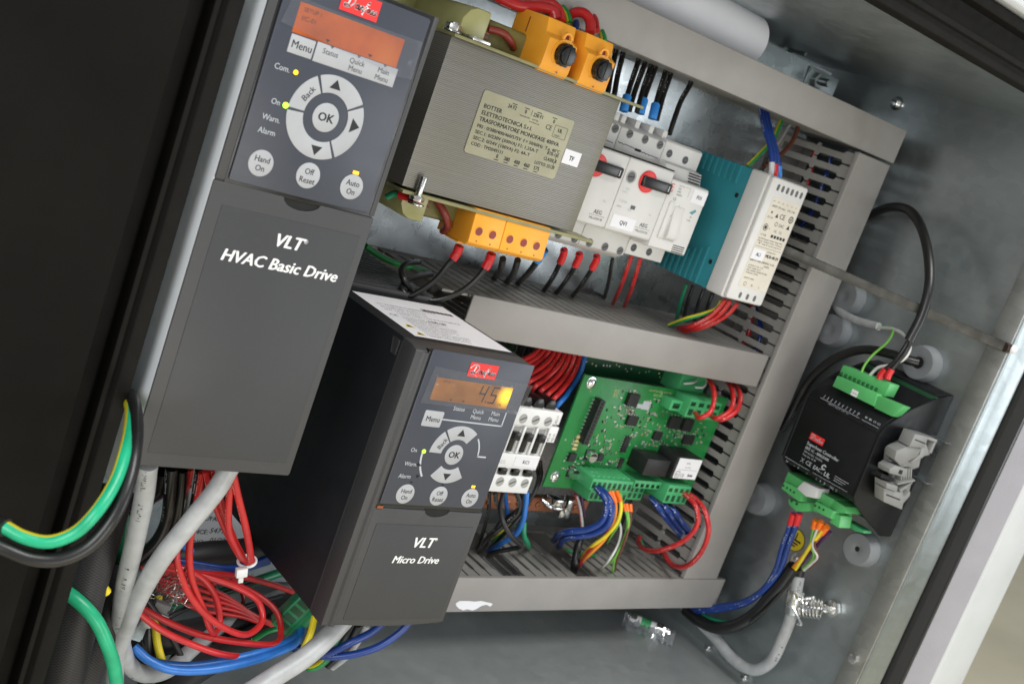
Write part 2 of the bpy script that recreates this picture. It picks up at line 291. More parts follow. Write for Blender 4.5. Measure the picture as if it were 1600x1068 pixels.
# ---------------------------------------------------------------- mesh building
class MB:
    def __init__(s): s.V = []; s.F = []; s.m = []; s.sm = []; s.uv = {}; s.fr = None
    def frame(s, O=None, ex=None, ey=None):
        if O is None: s.fr = None; return s
        ex = Vector(ex).normalized(); ey = Vector(ey); ey = (ey-ex*ey.dot(ex)).normalized()
        s.fr = (Vector(O), ex, ey, ex.cross(ey)); return s
    def v(s, x, y, z):
        if s.fr: O, a, b, c = s.fr; p = O+a*x+b*y+c*z
        else: p = Vector((x, y, z))
        s.V.append(p); return len(s.V)-1
    def f(s, idx, m=0, sm=False, uv=None):
        if uv: s.uv[len(s.F)] = uv
        s.F.append(tuple(idx)); s.m.append(m); s.sm.append(sm)
    def box(s, x0, x1, y0, y1, z0, z1, m=0):
        i = [s.v(x, y, z) for z in (z0, z1) for y in (y0, y1) for x in (x0, x1)]
        for q in ((0, 2, 3, 1), (4, 5, 7, 6), (0, 1, 5, 4), (2, 6, 7, 3), (0, 4, 6, 2), (1, 3, 7, 5)): s.f([i[k] for k in q], m)
        return s
    def prism(s, poly, a, b, axis='z', m=0, mtop=None):
        """poly extruded along axis from a to b; z: poly is (x,y); x: poly is (y,z); y: poly is (x,z)"""
        ar = sum(poly[i][0]*poly[(i+1) % len(poly)][1]-poly[(i+1) % len(poly)][0]*poly[i][1] for i in range(len(poly)))
        if ar < 0: poly = poly[::-1]
        def P(p, t): return (p[0], p[1], t) if axis == 'z' else ((t, p[0], p[1]) if axis == 'x' else (p[0], t, p[1]))
        A = [s.v(*P(p, a)) for p in poly]; B = [s.v(*P(p, b)) for p in poly]; n = len(poly)
        flip = (axis == 'y')
        def add(ix, mm): s.f(ix[::-1] if flip else ix, mm)
        add(A[::-1], m); add(B, m if mtop is None else mtop)
        for i in range(n): add([A[i], A[(i+1) % n], B[(i+1) % n], B[i]], m)
        return s
    def cyl(s, p, d, r, h, seg=20, r2=None, m=0, cap=True, sm=True):
        p = Vector(p); d = Vector(d).normalized(); r2 = r if r2 is None else r2
        t = Vector((0, 1, 0)) if abs(d.y) < 0.9 else Vector((1, 0, 0))
        a = d.cross(t).normalized(); b = d.cross(a)
        R0 = []; R1 = []
        for i in range(seg):
            c, k = math.cos(2*math.pi*i/seg), math.sin(2*math.pi*i/seg)
            R0.append(s.v(*(p+(a*c+b*k)*r))); R1.append(s.v(*(p+d*h+(a*c+b*k)*r2)))
        for i in range(seg):
            j = (i+1) % seg; s.f([R0[i], R0[j], R1[j], R1[i]], m, sm)
        if cap: s.f(R0[::-1], m); s.f(R1, m)
        return s
    def lathe(s, p, d, prof, seg=20, m=0, sm=True):
        p = Vector(p); d = Vector(d).normalized()
        t = Vector((0, 1, 0)) if abs(d.y) < 0.9 else Vector((1, 0, 0))
        a = d.cross(t).normalized(); b = d.cross(a); rows = []
        for r, h in prof:
            rows.append([s.v(*(p+d*h+(a*math.cos(2*math.pi*i/seg)+b*math.sin(2*math.pi*i/seg))*max(r, 0.001))) for i in range(seg)])
        for k in range(len(rows)-1):
            for i in range(seg):
                j = (i+1) % seg; s.f([rows[k][i], rows[k][j], rows[k+1][j], rows[k+1][i]], m, sm)
        s.f(rows[0][::-1], m); s.f(rows[-1], m); return s
    def tube(s, pts, r, seg=10, m=0, per=5, smooth=True, taper=None):
        P = spline(pts, per) if smooth else [Vector(p) for p in pts]
        n = len(P); T = [(P[min(i+1, n-1)]-P[max(i-1, 0)]).normalized() for i in range(n)]
        up = Vector((0, 0, 1)) if abs(T[0].z) < 0.9 else Vector((0, 1, 0))
        N = (up-T[0]*up.dot(T[0])).normalized(); rows = []; L = 0; Ls = []
        for i in range(n):
            if i: L += (P[i]-P[i-1]).length
            Ls.append(L)
            N = (N-T[i]*N.dot(T[i])).normalized(); B = T[i].cross(N)
            rr = r if taper is None else r*(1+(taper-1)*i/(n-1))
            rows.append([s.v(*(P[i]+(N*math.cos(2*math.pi*k/seg)+B*math.sin(2*math.pi*k/seg))*rr)) for k in range(seg)])
        for i in range(n-1):
            for k in range(seg):
                j = (k+1) % seg; a0, a1 = k/seg, (k+1)/seg
                s.f([rows[i][k], rows[i][j], rows[i+1][j], rows[i+1][k]], m, True, [(Ls[i], a0), (Ls[i], a1), (Ls[i+1], a1), (Ls[i+1], a0)])
        s.f(rows[0][::-1], m); s.f(rows[-1], m); return s
    def ring(s, cx, cy, r0, r1, a0, a1, z0, z1, m=0, n=20):
        """sector of a ring in the xy plane; degrees"""
        po = []
        for i in range(n+1):
            a = math.radians(a0+(a1-a0)*i/n); po.append((cx+r1*math.cos(a), cy+r1*math.sin(a)))
        for i in range(n+1):
            a = math.radians(a1+(a0-a1)*i/n); po.append((cx+r0*math.cos(a), cy+r0*math.sin(a)))
        A = [s.v(x, y, z0) for x, y in po]; B = [s.v(x, y, z1) for x, y in po]; q = len(po)
        for i in range(n):
            s.f([B[i], B[q-1-i], B[q-2-i], B[i+1]][::-1], m)
        for i in range(q): s.f([A[i], A[(i+1) % q], B[(i+1) % q], B[i]], m)
        return s
    def disc(s, cx, cy, rx, z, m=0, ry=None, n=24):
        ry = rx if ry is None else ry
        s.f([s.v(cx+rx*math.cos(2*math.pi*i/n), cy+ry*math.sin(2*math.pi*i/n), z) for i in range(n)], m); return s
    def poly(s, pts, z, m=0):
        ar = sum(pts[i][0]*pts[(i+1) % len(pts)][1]-pts[(i+1) % len(pts)][0]*pts[i][1] for i in range(len(pts)))
        if ar < 0: pts = pts[::-1]
        s.f([s.v(x, y, z) for x, y in pts], m); return s
    def line(s, pts, w, z, m=0):
        for (x0, y0), (x1, y1) in zip(pts, pts[1:]):
            d = Vector((x1-x0, y1-y0)); L = d.length
            if L < 1e-6: continue
            d /= L; n = Vector((-d.y, d.x))*w*0.5; e = d*w*0.25
            s.f([s.v(x0-e.x+n.x*k, y0-e.y+n.y*k, z) for k in (1, -1)]+[s.v(x1+e.x+n.x*k, y1+e.y+n.y*k, z) for k in (-1, 1)], m)
        return s
    def text(s, t, x, y, h, z, m=0, align='l', shear=0, bold=0, sx=1.0, rot=0, fit=None):
        """capital height h in mm; x,y = baseline start (or centre)"""
        vs, fs, w = glyphs(t, shear)
        k = h/0.70
        if fit: sx = fit/(w*k)
        ox = 0 if align == 'l' else (-w*0.5 if align == 'c' else -w)
        cr, sr = math.cos(math.radians(rot)), math.sin(math.radians(rot))
        # heavier weights are struck several times, each strike a hair above the last
        st = [(0, 0)] if bold < 0.005 else ([(-bold*0.7, 0), (bold*0.7, 0)] if bold < 0.02 else [(-bold, 0), (bold, 0), (0, bold*0.6), (0, -bold*0.3)])
        for n, (dx_, dy_) in enumerate(st):
            base = []
            for a, b in vs:
                px, py = (a+ox)*k*sx+dx_*k, b*k+dy_*k
                base.append(s.v(x+px*cr-py*sr, y+px*sr+py*cr, z+n*0.012))
            for q in fs: s.f([base[i] for i in q], m)
        return s
    def build(s, name, mats, parent=None, origin=(0, 0, 0), bevel=0, bang=35, seg=2):
        me = bpy.data.meshes.new(name); O = Vector(origin)
        me.from_pydata([((p.x-O.x)*S, -(p.z-O.z)*S, (p.y-O.y)*S) for p in s.V], [], s.F)
        if not isinstance(mats, (list, tuple)): mats = [mats]
        for q in mats: me.materials.append(q)
        me.polygons.foreach_set('material_index', s.m); me.polygons.foreach_set('use_smooth', s.sm)
        if s.uv:
            ul = me.uv_layers.new(name='UVMap')
            for fi, uvs in s.uv.items():
                for li, q in zip(me.polygons[fi].loop_indices, uvs): ul.data[li].uv = q
        if bevel:
            bm = bmesh.new(); bm.from_mesh(me)
            bmesh.ops.remove_doubles(bm, verts=bm.verts, dist=1e-7)
            es = [e for e in bm.edges if len(e.link_faces) == 2 and e.calc_face_angle(0) > math.radians(bang)]
            bmesh.ops.bevel(bm, geom=es, offset=bevel*S, segments=seg, affect='EDGES', profile=0.5, clamp_overlap=True)
            bm.to_mesh(me); bm.free()
        me.set_sharp_from_angle(angle=math.radians(38)); me.validate(); me.update()
        o = bpy.data.objects.new(name, me); COL.objects.link(o)
        if parent: o.parent = parent
        else: o.location = wv(O)*S
        return o
_G = {}
def glyphs(t, shear):
    key = (t, shear)
    if key in _G: return _G[key]
    cu = bpy.data.curves.new('lettering', 'FONT'); cu.body = t; cu.size = 1; cu.shear = shear; cu.resolution_u = 2
    o = bpy.data.objects.new('lettering', cu); COL.objects.link(o)
    me = bpy.data.meshes.new_from_object(o)
    vs = [(p.co.x, p.co.y) for p in me.vertices]; fs = [tuple(p.vertices) for p in me.polygons]
    bpy.data.objects.remove(o); bpy.data.curves.remove(cu); bpy.data.meshes.remove(me)
    w = max([a for a, b in vs], default=0)
    _G[key] = (vs, fs, w); return _G[key]
def spline(pts, per=5):
    P = [Vector(p) for p in pts]
    if len(P) < 3:
        return [P[0].lerp(P[-1], i/per) for i in range(per+1)]
    out = []
    for i in range(len(P)-1):
        p0 = P[i-1] if i else P[0]*2-P[1]; p1, p2 = P[i], P[i+1]; p3 = P[i+2] if i+2 < len(P) else P[-1]*2-P[-2]
        n = max(per, int((p2-p1).length/4))
        # centripetal
        t0 = 0; t1 = t0+max((p1-p0).length, 1e-3)**0.5; t2 = t1+max((p2-p1).length, 1e-3)**0.5; t3 = t2+max((p3-p2).length, 1e-3)**0.5
        for k in range(n):
            t = t1+(t2-t1)*k/n
            A1 = p0*((t1-t)/(t1-t0))+p1*((t-t0)/(t1-t0)); A2 = p1*((t2-t)/(t2-t1))+p2*((t-t1)/(t2-t1)); A3 = p2*((t3-t)/(t3-t2))+p3*((t-t2)/(t3-t2))
            B1 = A1*((t2-t)/(t2-t0))+A2*((t-t0)/(t2-t0)); B2 = A2*((t3-t)/(t3-t1))+A3*((t-t1)/(t3-t1))
            out.append(B1*((t2-t)/(t2-t1))+B2*((t-t1)/(t2-t1)))
    out.append(P[-1]); return out
def tag(o, label, cat, group=None, kind=None):
    o['label'] = label; o['category'] = cat
    if group: o['group'] = group
    if kind: o['kind'] = kind
    return o
def thing(name, label, cat, origin, rotz=0, group=None):
    o = bpy.data.objects.new(name, None); COL.objects.link(o); o.empty_display_size = 0.01
    o.location = wv(origin)*S; o.rotation_euler = (0, 0, rotz)
    return tag(o, label, cat, group)
def rrect(x0, x1, y0, y1, r, n=5):
    po = []
    for cx, cy, a in ((x1-r, y1-r, 0), (x0+r, y1-r, 90), (x0+r, y0+r, 180), (x1-r, y0+r, 270)):
        for i in range(n+1):
            t = math.radians(a+90*i/n); po.append((cx+r*math.cos(t), cy+r*math.sin(t)))
    return po
def copy_thing(o, **kw):
    c = o.copy(); COL.objects.link(c)
    for ch in o.children:
        d = ch.copy(); COL.objects.link(d); d.parent = c
        for g in ch.children:
            e = g.copy(); COL.objects.link(e); e.parent = d
    for k, v in kw.items(): c[k] = v
    return c
LOGO = [[(0.2,3.9),(1.4,5.2),(3.2,5.6),(4.6,4.9),(4.9,3.5),(4.0,2.1),(2.4,1.3),(1.2,1.3),(1.0,2.0),(2.2,2.1),(3.4,1.5)], [(3.1,4.7),(2.3,1.4)],
        [(7.0,2.7),(6.2,3.1),(5.6,2.4),(5.9,1.6),(6.7,1.8),(7.2,3.0),(7.1,1.6),(7.6,1.7)], [(7.9,3.0),(7.8,1.6),(8.2,2.7),(8.8,3.0),(8.8,1.6),(9.3,1.8)],
        [(9.2,0.4),(9.8,2.2),(10.5,4.6),(11.1,5.1),(11.0,4.3)], [(9.6,3.0),(11.0,3.1)],
        [(11.6,3.0),(10.9,2.4),(11.2,1.6),(11.9,1.8),(12.1,2.6),(11.6,3.0)], [(12.3,1.8),(13.2,2.9),(13.4,2.0),(12.9,1.5),(12.5,1.7)], [(13.7,1.8),(14.6,2.9),(14.8,2.0),(14.3,1.5),(13.9,1.7)]]
def logo(mb, x0, y0, w, h, z, mred, mwhite):
    mb.poly([(x0, y0), (x0+w, y0), (x0+w, y0+h), (x0, y0+h)], z, mred)
    k = w/16.5; ky = h/7.2
    for st in LOGO:
        pts = [Vector((a, b, 0)) for a, b in st]
        pp = [(x0+(p.x+0.6)*k, y0+(p.y+0.5)*ky) for p in (spline(pts, 3) if len(pts) > 2 else pts)]
        mb.line(pp, 0.6*k, z+0.06, mwhite)
# ================================================================ cabinet
UL, UR, VT, VB, WB, WF = 174.0, 768.0, 102.0, -366.0, -40.0, 207.0
CO = (450, VB, WB)
cab = thing('electrical_cabinet', 'open galvanised electrical cabinet holding all the wired devices', 'cabinet', CO)
MB().box(UL-2, UR+2, VB-2, VT+2, WB-2, WB).build('back_panel', M['galv'], cab, CO)
MB().box(UR, UR+2, VB, VT, WB, WF).build('side_panel', M['galv'], cab, CO)
MB().box(UL-2, UL, VB, VT, WB, WF-5).build('side_panel', M['galv'], cab, CO)
MB().box(UL, UR, VT, VT+2, WB, WF-6).build('roof_panel', M['galv'], cab, CO)
MB().box(UL, UR, VB-2, VB, WB, WF).build('floor_panel', M['galv3'], cab, CO)
MB().box(196, 736, -352, 94, -2.5, 0).build('mounting_plate', M['galv2'], cab, CO)
# right front flange: bright folded lip, foam, painted frame
b = MB(); pr = [(768.4, 207.6), (771, 207.6), (772, 204.5), (777, 203.2), (785, 205.2), (792, 207.6), (797, 208), (801, 206), (801, 200), (770.5, 200), (770.5, 60), (768.4, 60)]
b.prism([(p[0], p[1]) for p in pr], VB-160, VT+120, 'y'); o = b.build('front_flange', galv('flange_steel', (0.30, 0.335, 0.345), 0.34, 0.06, 0.95), cab, CO, 0.8, 20)
b = MB(); b.prism([(801.3, 198), (801.3, 207.5), (804, 209.5), (822, 209.5), (824, 207.5), (824.5, 198)], VB-160, VT+120, 'y'); b.build('door_gasket', M['foam'], cab, CO, 0.5)
b = MB(); b.prism([(824.8, 197), (824.8, 208.5), (829.8, 208.5), (829.8, 197)], VB-160, VT+120, 'y'); b.build('gasket_edge', M['blk2'], cab, CO, 0.8)
b = MB(); b.prism([(830, 197), (830, 206.5), (844, 220), (845.2, 220), (845.2, 197)], VB-160, VT+120, 'y'); b.build('frame_return', M['paint2'], cab, CO, 0.8, 25, 3)
b = MB(); b.prism([(845.4, 197), (845.4, 206.5), (845.4, 219), (848, 221), (891, 221), (898, 219), (900, 214), (900, WB), (898, WB), (898, 197)], VB-160, VT+120, 'y'); b.build('outer_frame', M['paint'], cab, CO, 1.2, 25, 3)
# top and left flanges with dark rubber profiles
tp = [(101.7, 199), (101.7, 205), (103, 207.5), (106.5, 207.5), (108, 205.5), (110, 205.5), (111, 207.5), (114, 207.5), (115.5, 200), (127, 200), (128, 207), (133, 208.5), (134.5, 206), (134.5, 190), (104.6, 190), (104.6, 199)]
b = MB(); b.prism(tp, UL-60, 800, 'x'); b.build('rubber_seal', M['rubber'], cab, CO, 0.6)
b = MB(); b.prism([(135, 190), (135, 212), (138, 214), (175, 214), (180, 210), (180, WB), (178, WB), (178, 190)], UL-60, 829, 'x'); b.build('outer_frame', M['paint'], cab, CO, 1.2, 25, 3)
lp = [(174.2, 198), (174.2, 204), (174, 206.5), (171, 207.5), (168, 207.5), (166.5, 205), (165.5, 207), (163.5, 207), (162.5, 200), (153, 198), (152, 204.5), (150, 206.5), (147.5, 206), (146, 202), (146, 190), (171.5, 190), (171.5, 198)]
b = MB(); b.prism(lp, VB-160, VT+30, 'y'); b.build('rubber_seal', M['rubber'], cab, CO, 0.6)
# opened door, hinged on the left
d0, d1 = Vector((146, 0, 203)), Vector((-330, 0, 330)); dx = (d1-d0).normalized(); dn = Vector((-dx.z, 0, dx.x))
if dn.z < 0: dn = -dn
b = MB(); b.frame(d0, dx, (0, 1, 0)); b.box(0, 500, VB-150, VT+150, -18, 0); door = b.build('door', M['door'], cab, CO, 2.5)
b = MB(); b.frame(d0, dx, (0, 1, 0)); b.box(9, 21, VB-140, VT+140, 0.2, 5); b.build('door_gasket', M['rubber'], door, CO, 1.5)
def screw(mb, p, d, r, h, m=0, slot=1):
    mb.lathe(p, d, [(r*1.25, 0), (r*1.25, h*0.2), (r, h*0.25), (r, h*0.7), (r*0.75, h), (0, h)], 18, m)
def bolt_at(p, d, r):
    mb = MB(); d = Vector(d); p = Vector(p)
    mb.lathe(p, d, [(r*1.7, 0), (r*1.7, 0.9), (r*1.2, 1.1)], 24, 0); mb.cyl(p+d*1.1, d, r, r*0.9, 6, r*0.96, 0, True, False)
    mb.build('bolt', M['zinc'], cab, CO, 0.25)
mb = MB(); mb.lathe(atu(1402, 162, UR-0.1), (-1, 0, 0), [(5.2, 0), (5.2, 1), (4.2, 1.4), (4.0, 3), (2.8, 4.8), (0, 5.2)], 22); mb.build('bolt', M['chrome'], cab, CO)
bolt_at(atu(1337, 1028, UR-0.1), (-1, 0, 0), 4.2)
bolt_at(atu(1243, 873, UR-0.1), (-1, 0, 0), 3.0)
for x, y in ((1108, 1008), (1166, 1052)): bolt_at(Vector((atu(x, y, UR-3).x, VB, atu(x, y, UR-3).z)), (0, 1, 0), 2.0)
mb = MB(); p = Vector((718, 84, 0)); mb.box(708, 744, 76, 92, 0.3, 2.3); mb.cyl(p+Vector((0, 0, 2.4)), (0, 0, 1), 6.2, 4, 6, None, 0, True, False); mb.cyl(p, (0, 0, 1), 3, 16, 14); mb.build('plate_stud', M['galv'], cab, CO, 0.4)
mb = MB(); mb.tube([(718, 84, -38), (720, 100, -36), (722, 101.5, -20)], 1.6, 8); mb.build('weld_seam', M['galv'], cab, CO)
# wall strip along the right flange
mb = MB(); mb.box(765.6, 767.8, VB+2, VT-2, 191, 206.8); mb.build('stiffening_strip', galv('dull_strip', (0.34, 0.345, 0.33), 0.5, 0.2), cab, CO, 0.4)
# room floor outside
fl = MB(); fl.box(-4000, 14000, -760, -750, -14000, 4000); o = fl.build('floor', M['wood'], None, (0, -750, 0)); o['kind'] = 'structure'
# ================================================================ wiring ducts
def comb(mb, n, pitch, ax, c0, plane, sgn, gap=3.0, skip=(), flip=1, t=1.5):
    """a slotted duct side: fingers standing out along w from the plate. ax 'v': row runs along v on plane u; ax 'u': row runs along u on plane v"""
    def pr(poly, a, b):
        if ax == 'v': mb.prism([(y, z) for y, z in poly], plane, plane+sgn*t, 'x')
        else: mb.prism([(x, z) for x, z in poly], plane, plane+sgn*t, 'y')
    L = n*pitch
    pr([(c0, 0), (c0+flip*L, 0), (c0+flip*L, 9), (c0, 9)], 0, 0)
    for i in range(n):
        if i in skip: continue
        a = c0+flip*(i*pitch); w = pitch
        g, nk, hd = gap*0.5, 0.55, 0.7
        e = 0.02
        P = [(g, 9-e), (g, 40), (nk, 41.2), (nk, 43), (g, 44.2), (g, 66), (hd, 67.5), (hd, 77), (w-hd, 77), (w-hd, 67.5), (w-g, 66), (w-g, 44.2), (w-nk, 43), (w-nk, 41.2), (w-g, 40), (w-g, 9-e)]
        pr([(a+flip*x, z) for x, z in P], 0, 0)
def hduct(label, u0, u1, v0, v1, uc0=None, pitch=10.0, gap=2.2, skip=(), scratch=False):
    O = (u0, v0, 0); t = thing('wiring_duct', label, 'cable duct', O)
    mb = MB(); mb.box(u0, u1, v0, v1, 0.3, 2)
    n = int((u1-u0)/pitch)
    comb(mb, n, pitch, 'u', u1, v1-0.3, -1, gap, skip, -1); comb(mb, n, pitch, 'u', u1, v0+0.3, 1, gap, (), -1)
    mb.build('duct_body', M['pvcd'], t, O)
    a = u0 if uc0 is None else uc0
    mb = MB(); mb.prism([(v0-0.4, 69), (v0-0.4, 80), (v1+0.4, 80), (v1+0.4, 76.2), (v1-1.2, 76.2), (v1-1.2, 78.4), (v0+1.2, 78.4), (v0+1.2, 69)], a, u1+0.5, 'x')
    c = mb.build('duct_cover', M['pvc'], t, O, 0.5, 35, 3)
    return t, c
hduct('long grey cable duct running under the cabinet roof above the transformer', 200, 741, 44, 68)
hduct('grey cable duct across the middle between power supply and green board', 386, 691.5, -141, -117.1, 413)
bd, bc = hduct('lowest grey cable duct with scuffed cover beside the small drive', 384, 750, -327, -302.5, None, 10.0, 3.3, (14, 15, 21, 22, 27))
mb = MB()
for k, (x, y, r) in enumerate([(722, 943, 1.0)]):
    pass
rnd = random.Random(3); pts = []
q0 = [(712, 942), (718, 938), (732, 938), (741, 939), (752, 938), (760, 940), (766, 941), (770, 943), (766, 947), (760, 944), (752, 946), (744, 951), (738, 953), (730, 951), (724, 953), (717, 950), (713, 946)]
mb.f([mb.v(*(at(x, y, 519.7))) for x, y in q0][::-1]); mb.build('paint_scuff', M['paper'], bc, (384, -327, 0))
O = (700, -302, 0); t = thing('wiring_duct', 'vertical grey cable duct with slotted side along the right edge', 'cable duct', O)
mb = MB(); mb.box(701, 738.5, -302, 41, 0.3, 2); comb(mb, 34, 10.0, 'v', 40.5, 701, 1, 5.4, (), -1); comb(mb, 34, 10.0, 'v', 40.5, 738, -1, 5.4, (), -1); mb.build('duct_body', M['pvcd'], t, O)
mb = MB(); mb.prism([(699.6, 75.6), (699.6, 80), (738.8, 80), (738.8, 69), (737.2, 69), (737.2, 78.3), (701.2, 78.3), (701.2, 75.6)], -301.8, 41.5, 'y'); mb.build('duct_cover', M['pvc'], t, O, 0.6, 35, 3)
# ================================================================ drives
def keypad(t, x0, y0, z, O, big):
    """operator panel foil with display, keys and lettering; x0,y0 = lower left of the panel"""
    X = lambda a: x0+a
    Y = lambda a: y0+a
    foil = MB().prism(rrect(X(1.5 if not big else 3.7), X(64), Y(0.8), Y(79.6), 1.0), z-0.6, z+0.25, 'z').build('keypad', M['keypad'], t, O, 0.25)
    zz = z+0.32; kz = z+0.55
    dm = screen_mat('display_large', (0.46, 0.095, 0.018), (0.74, 0.22, 0.04), (X(50)-O[0], Y(60)-O[1], z-O[2]), 12, 0.48) if big else screen_mat('display_small', (0.29, 0.115, 0.032), (3.6, 2.0, 0.06), (X(53.2)-O[0], Y(61.8)-O[1], z-O[2]), 8.5, 0.75)
    dx0, dx1, dy0, dy1 = (X(10.5), X(55.8), Y(58), Y(69)) if big else (X(8.9), X(55.6), Y(55.3), Y(66.6))
    mb = MB().box(dx0, dx1, dy0, dy1, z-0.5, zz)
    scr = mb.build('display', dm, t, O)
    mb = MB()
    for fx, fw in ((0.0, 0), ):
        if big:
            mb.text('SETUP 1', dx0+2, dy0+8.2, 1.5, zz+0.08); mb.text('I/C-01', dx0+2, dy0+5.0, 1.7, zz+0.08)
            for px in (14.5, 33): mb.poly([(dx0+px, dy0+0.5), (dx0+px-1, dy0+1.6), (dx0+px+1, dy0+1.6)], zz+0.08)
        else:
            mb.text('SETUP 1', dx0+4, dy0+9.2, 1.1, zz+0.08)
            def seg(cx, on):
                w, h = 3.4, 4.0; s = 0.75; sh = 0.14
                q = {'a': ((0, 2*h), (w, 2*h)), 'b': ((w, 2*h), (w, h)), 'c': ((w, h), (w, 0)), 'd': ((0, 0), (w, 0)), 'e': ((0, 0), (0, h)), 'f': ((0, h), (0, 2*h)), 'g': ((0, h), (w, h))}
                for k in on:
                    (ax, ay), (bx_, by_) = q[k]; mb.line([(cx+ax+ay*sh, dy0+2.2+ay), (cx+bx_+by_*sh, dy0+2.2+by_)], s, zz+0.08)
            seg(dx0+27, 'fgbc'); mb.poly([(dx0+32.2, dy0+2), (dx0+33, dy0+2), (dx0+33, dy0+2.8), (dx0+32.2, dy0+2.8)], zz+0.08); seg(dx0+34, 'afgcd')
            mb.text('Hz', dx0+40.5, dy0+1.3, 1.5, zz+0.08)
            for px in (12, 19.5): mb.poly([(dx0+px, dy0+0.5), (dx0+px-0.9, dy0+1.5), (dx0+px+0.9, dy0+1.5)], zz+0.08)
    mb.build('digits', M['ink'], scr, O)
    # brand badge
    mb = MB(); logo(mb, X(25.3) if big else X(25), Y(71.2) if big else Y(69.2), 16.3 if big else 17.2, 7.6 if big else 7.3, z+0.45, 0, 1); mb.build('badge', [M['red'], M['white']], t, O)
    # clear film over the display
    mb = MB(); pl = [(5.3, 71.8), (30, 70.8), (52, 70.2), (66.5, 69.5), (64.5, 53.4), (4.1, 53.3)] if not big else [(7, 70.5), (30, 69.9), (63, 70.5), (64, 56), (58, 55.2), (5, 60)]
    P0 = [mb.v(X(a), Y(c), z+1.0+0.25*math.sin(a*0.4+c)) for a, c in pl]; mb.f(P0[::-1]); mb.build('protective_film', M['film'], t, O)
    # keys
    def key(name, mbk, fn, label=None):
        k = mbk.build('key', M['btn'], t, O, 0.18)
        q = MB(); fn(q); 
        if q.F: q.build('key_lettering', M['ink'], k, O)
        return k
    if big:
        mb = MB().box(X(10.7), X(20.7), Y(50.8), Y(57.5), z, kz); key('menu', mb, lambda q: q.text('Menu', X(15.7), Y(52.9), 2.8, kz+0.06, 0, 'c', 0, 0.012, 0.95))
        mb = MB().box(X(21.4), X(57), Y(50.6), Y(57.8), z, kz-0.15)
        k = mb.build('status_bar', M['btn'], t, O, 0.15); q = MB()
        for s_, cx, yy in (('Status', 27.5, 54.4), ('Quick', 39.2, 54.4), ('Menu', 39.2, 51.6), ('Main', 51, 54.4), ('Menu', 51, 51.6)): q.text(s_, X(cx), Y(yy), 2.0, kz-0.08, 0, 'c', 0, 0.012, 0.95)
        for cx in (27.5, 39.2, 51): q.poly([(X(cx), Y(56.9)), (X(cx-0.8), Y(57.8)), (X(cx+0.8), Y(57.8))], kz-0.08)
        q.build('key_lettering', M['inkg'], k, O)
        cx, cy = 33.6, 32.3; ri, ro = 9.3, 16.0
        segs = [(120, 181, 'Back'), (32, 118, 'u'), (-58, 30, 'r'), (183, 300, 'd')]
        okr = 5.5
    else:
        mb = MB().prism(rrect(X(8.9), X(20), Y(41.9), Y(50), 0.8), z, kz, 'z'); key('menu', mb, lambda q: q.text('Menu', X(14.4), Y(44.6), 2.7, kz+0.06, 0, 'c', 0, 0.012, 0.95))
        cx, cy = 34.2, 28.8; ri, ro = 8.0, 15.2
        segs = [(130, 180, 'Back'), (50, 128, 'u'), (230, 311, 'd')]
        okr = 5.3
    for a0, a1, kind in segs:
        mb = MB(); mb.ring(X(cx), Y(cy), ri, ro, a0+1, a1-1, z, kz)
        am = math.radians((a0+a1)/2 if kind not in ('u', 'd', 'r') else {'u': 90, 'd': 270, 'r': 0}[kind]); rm = (ri+ro)/2
        px, py = X(cx+rm*math.cos(am)), Y(cy+rm*math.sin(am))
        def fn(q, kind=kind, px=px, py=py):
            if kind == 'Back': q.text('Back', px+0.75, py-2.9, 2.4, kz+0.06, 0, 'l', 0, 0.012, 0.95, 62)
            elif kind == 'u': q.poly([(px-2.4, py-1.6), (px+2.4, py-1.6), (px, py+2.0)], kz+0.06)
            elif kind == 'd': q.poly([(px-2.4, py+1.6), (px+2.4, py+1.6), (px, py-2.0)], kz+0.06)
            else: q.poly([(px-1.6, py+2.8), (px-1.6, py-2.8), (px+2.2, py)], kz+0.06)
        key(kind, mb, fn)
    mb = MB().cyl((X(cx), Y(cy), z), (0, 0, 1), okr, 0.55, 28); key('ok', mb, lambda q: q.text('OK', X(cx), Y(cy-1.5), 3.2, kz+0.06, 0, 'c', 0, 0.03))
    for bx_, l1, l2 in ((13.9, 'Hand', 'On'), (33.9, 'Off', 'Reset'), (53.4, 'Auto', 'On')):
        by_ = 9.6 if big else 6.6
        mb = MB().cyl((X(bx_), Y(by_), z), (0, 0, 1), 5.0 if big else 5.1, 0.55, 28)
        key(l1, mb, lambda q: (q.text(l1, X(bx_), Y(by_+0.5), 2.25, kz+0.06, 0, 'c', 0, 0.012, 0.92), q.text(l2, X(bx_), Y(by_-2.9), 2.25, kz+0.06, 0, 'c', 0, 0.012, 0.92)))
    # printed words and lines
    mb = MB()
    if big:
        for s_, a, c in (('Com.', 7.8, 43.9), ('On', 10.6, 31.6), ('Warn.', 9.0, 25.4), ('Alarm', 9.0, 20.4)): mb.text(s_, X(a), Y(c), 2.15, zz, 0, 'l', 0, 0.012, 0.93)
    else:
        for s_, a, c in (('Status', 24.2, 51.5), ('Quick', 36, 51.3), ('Menu', 36, 48.2), ('Main', 47.7, 51.3), ('Menu', 47.2, 48.2), ('On', 8.3, 28.4), ('Warn.', 7.5, 21.2), ('Alarm', 6.6, 14.7)): mb.text(s_, X(a), Y(c), 2.15, zz, 0, 'l', 0, 0.012, 0.93)
        mb.line([(X(20), Y(46.2)), (X(56.8), Y(46.2)), (X(56.8), Y(53.5))], 0.7, zz)
        mb.ring(X(cx), Y(cy), 14.2, 15.0, 4, 40, zz-0.1, zz); mb.line([(X(48.9), Y(29.8)), (X(48.9), Y(29)), (X(54), Y(29))], 0.8, zz)
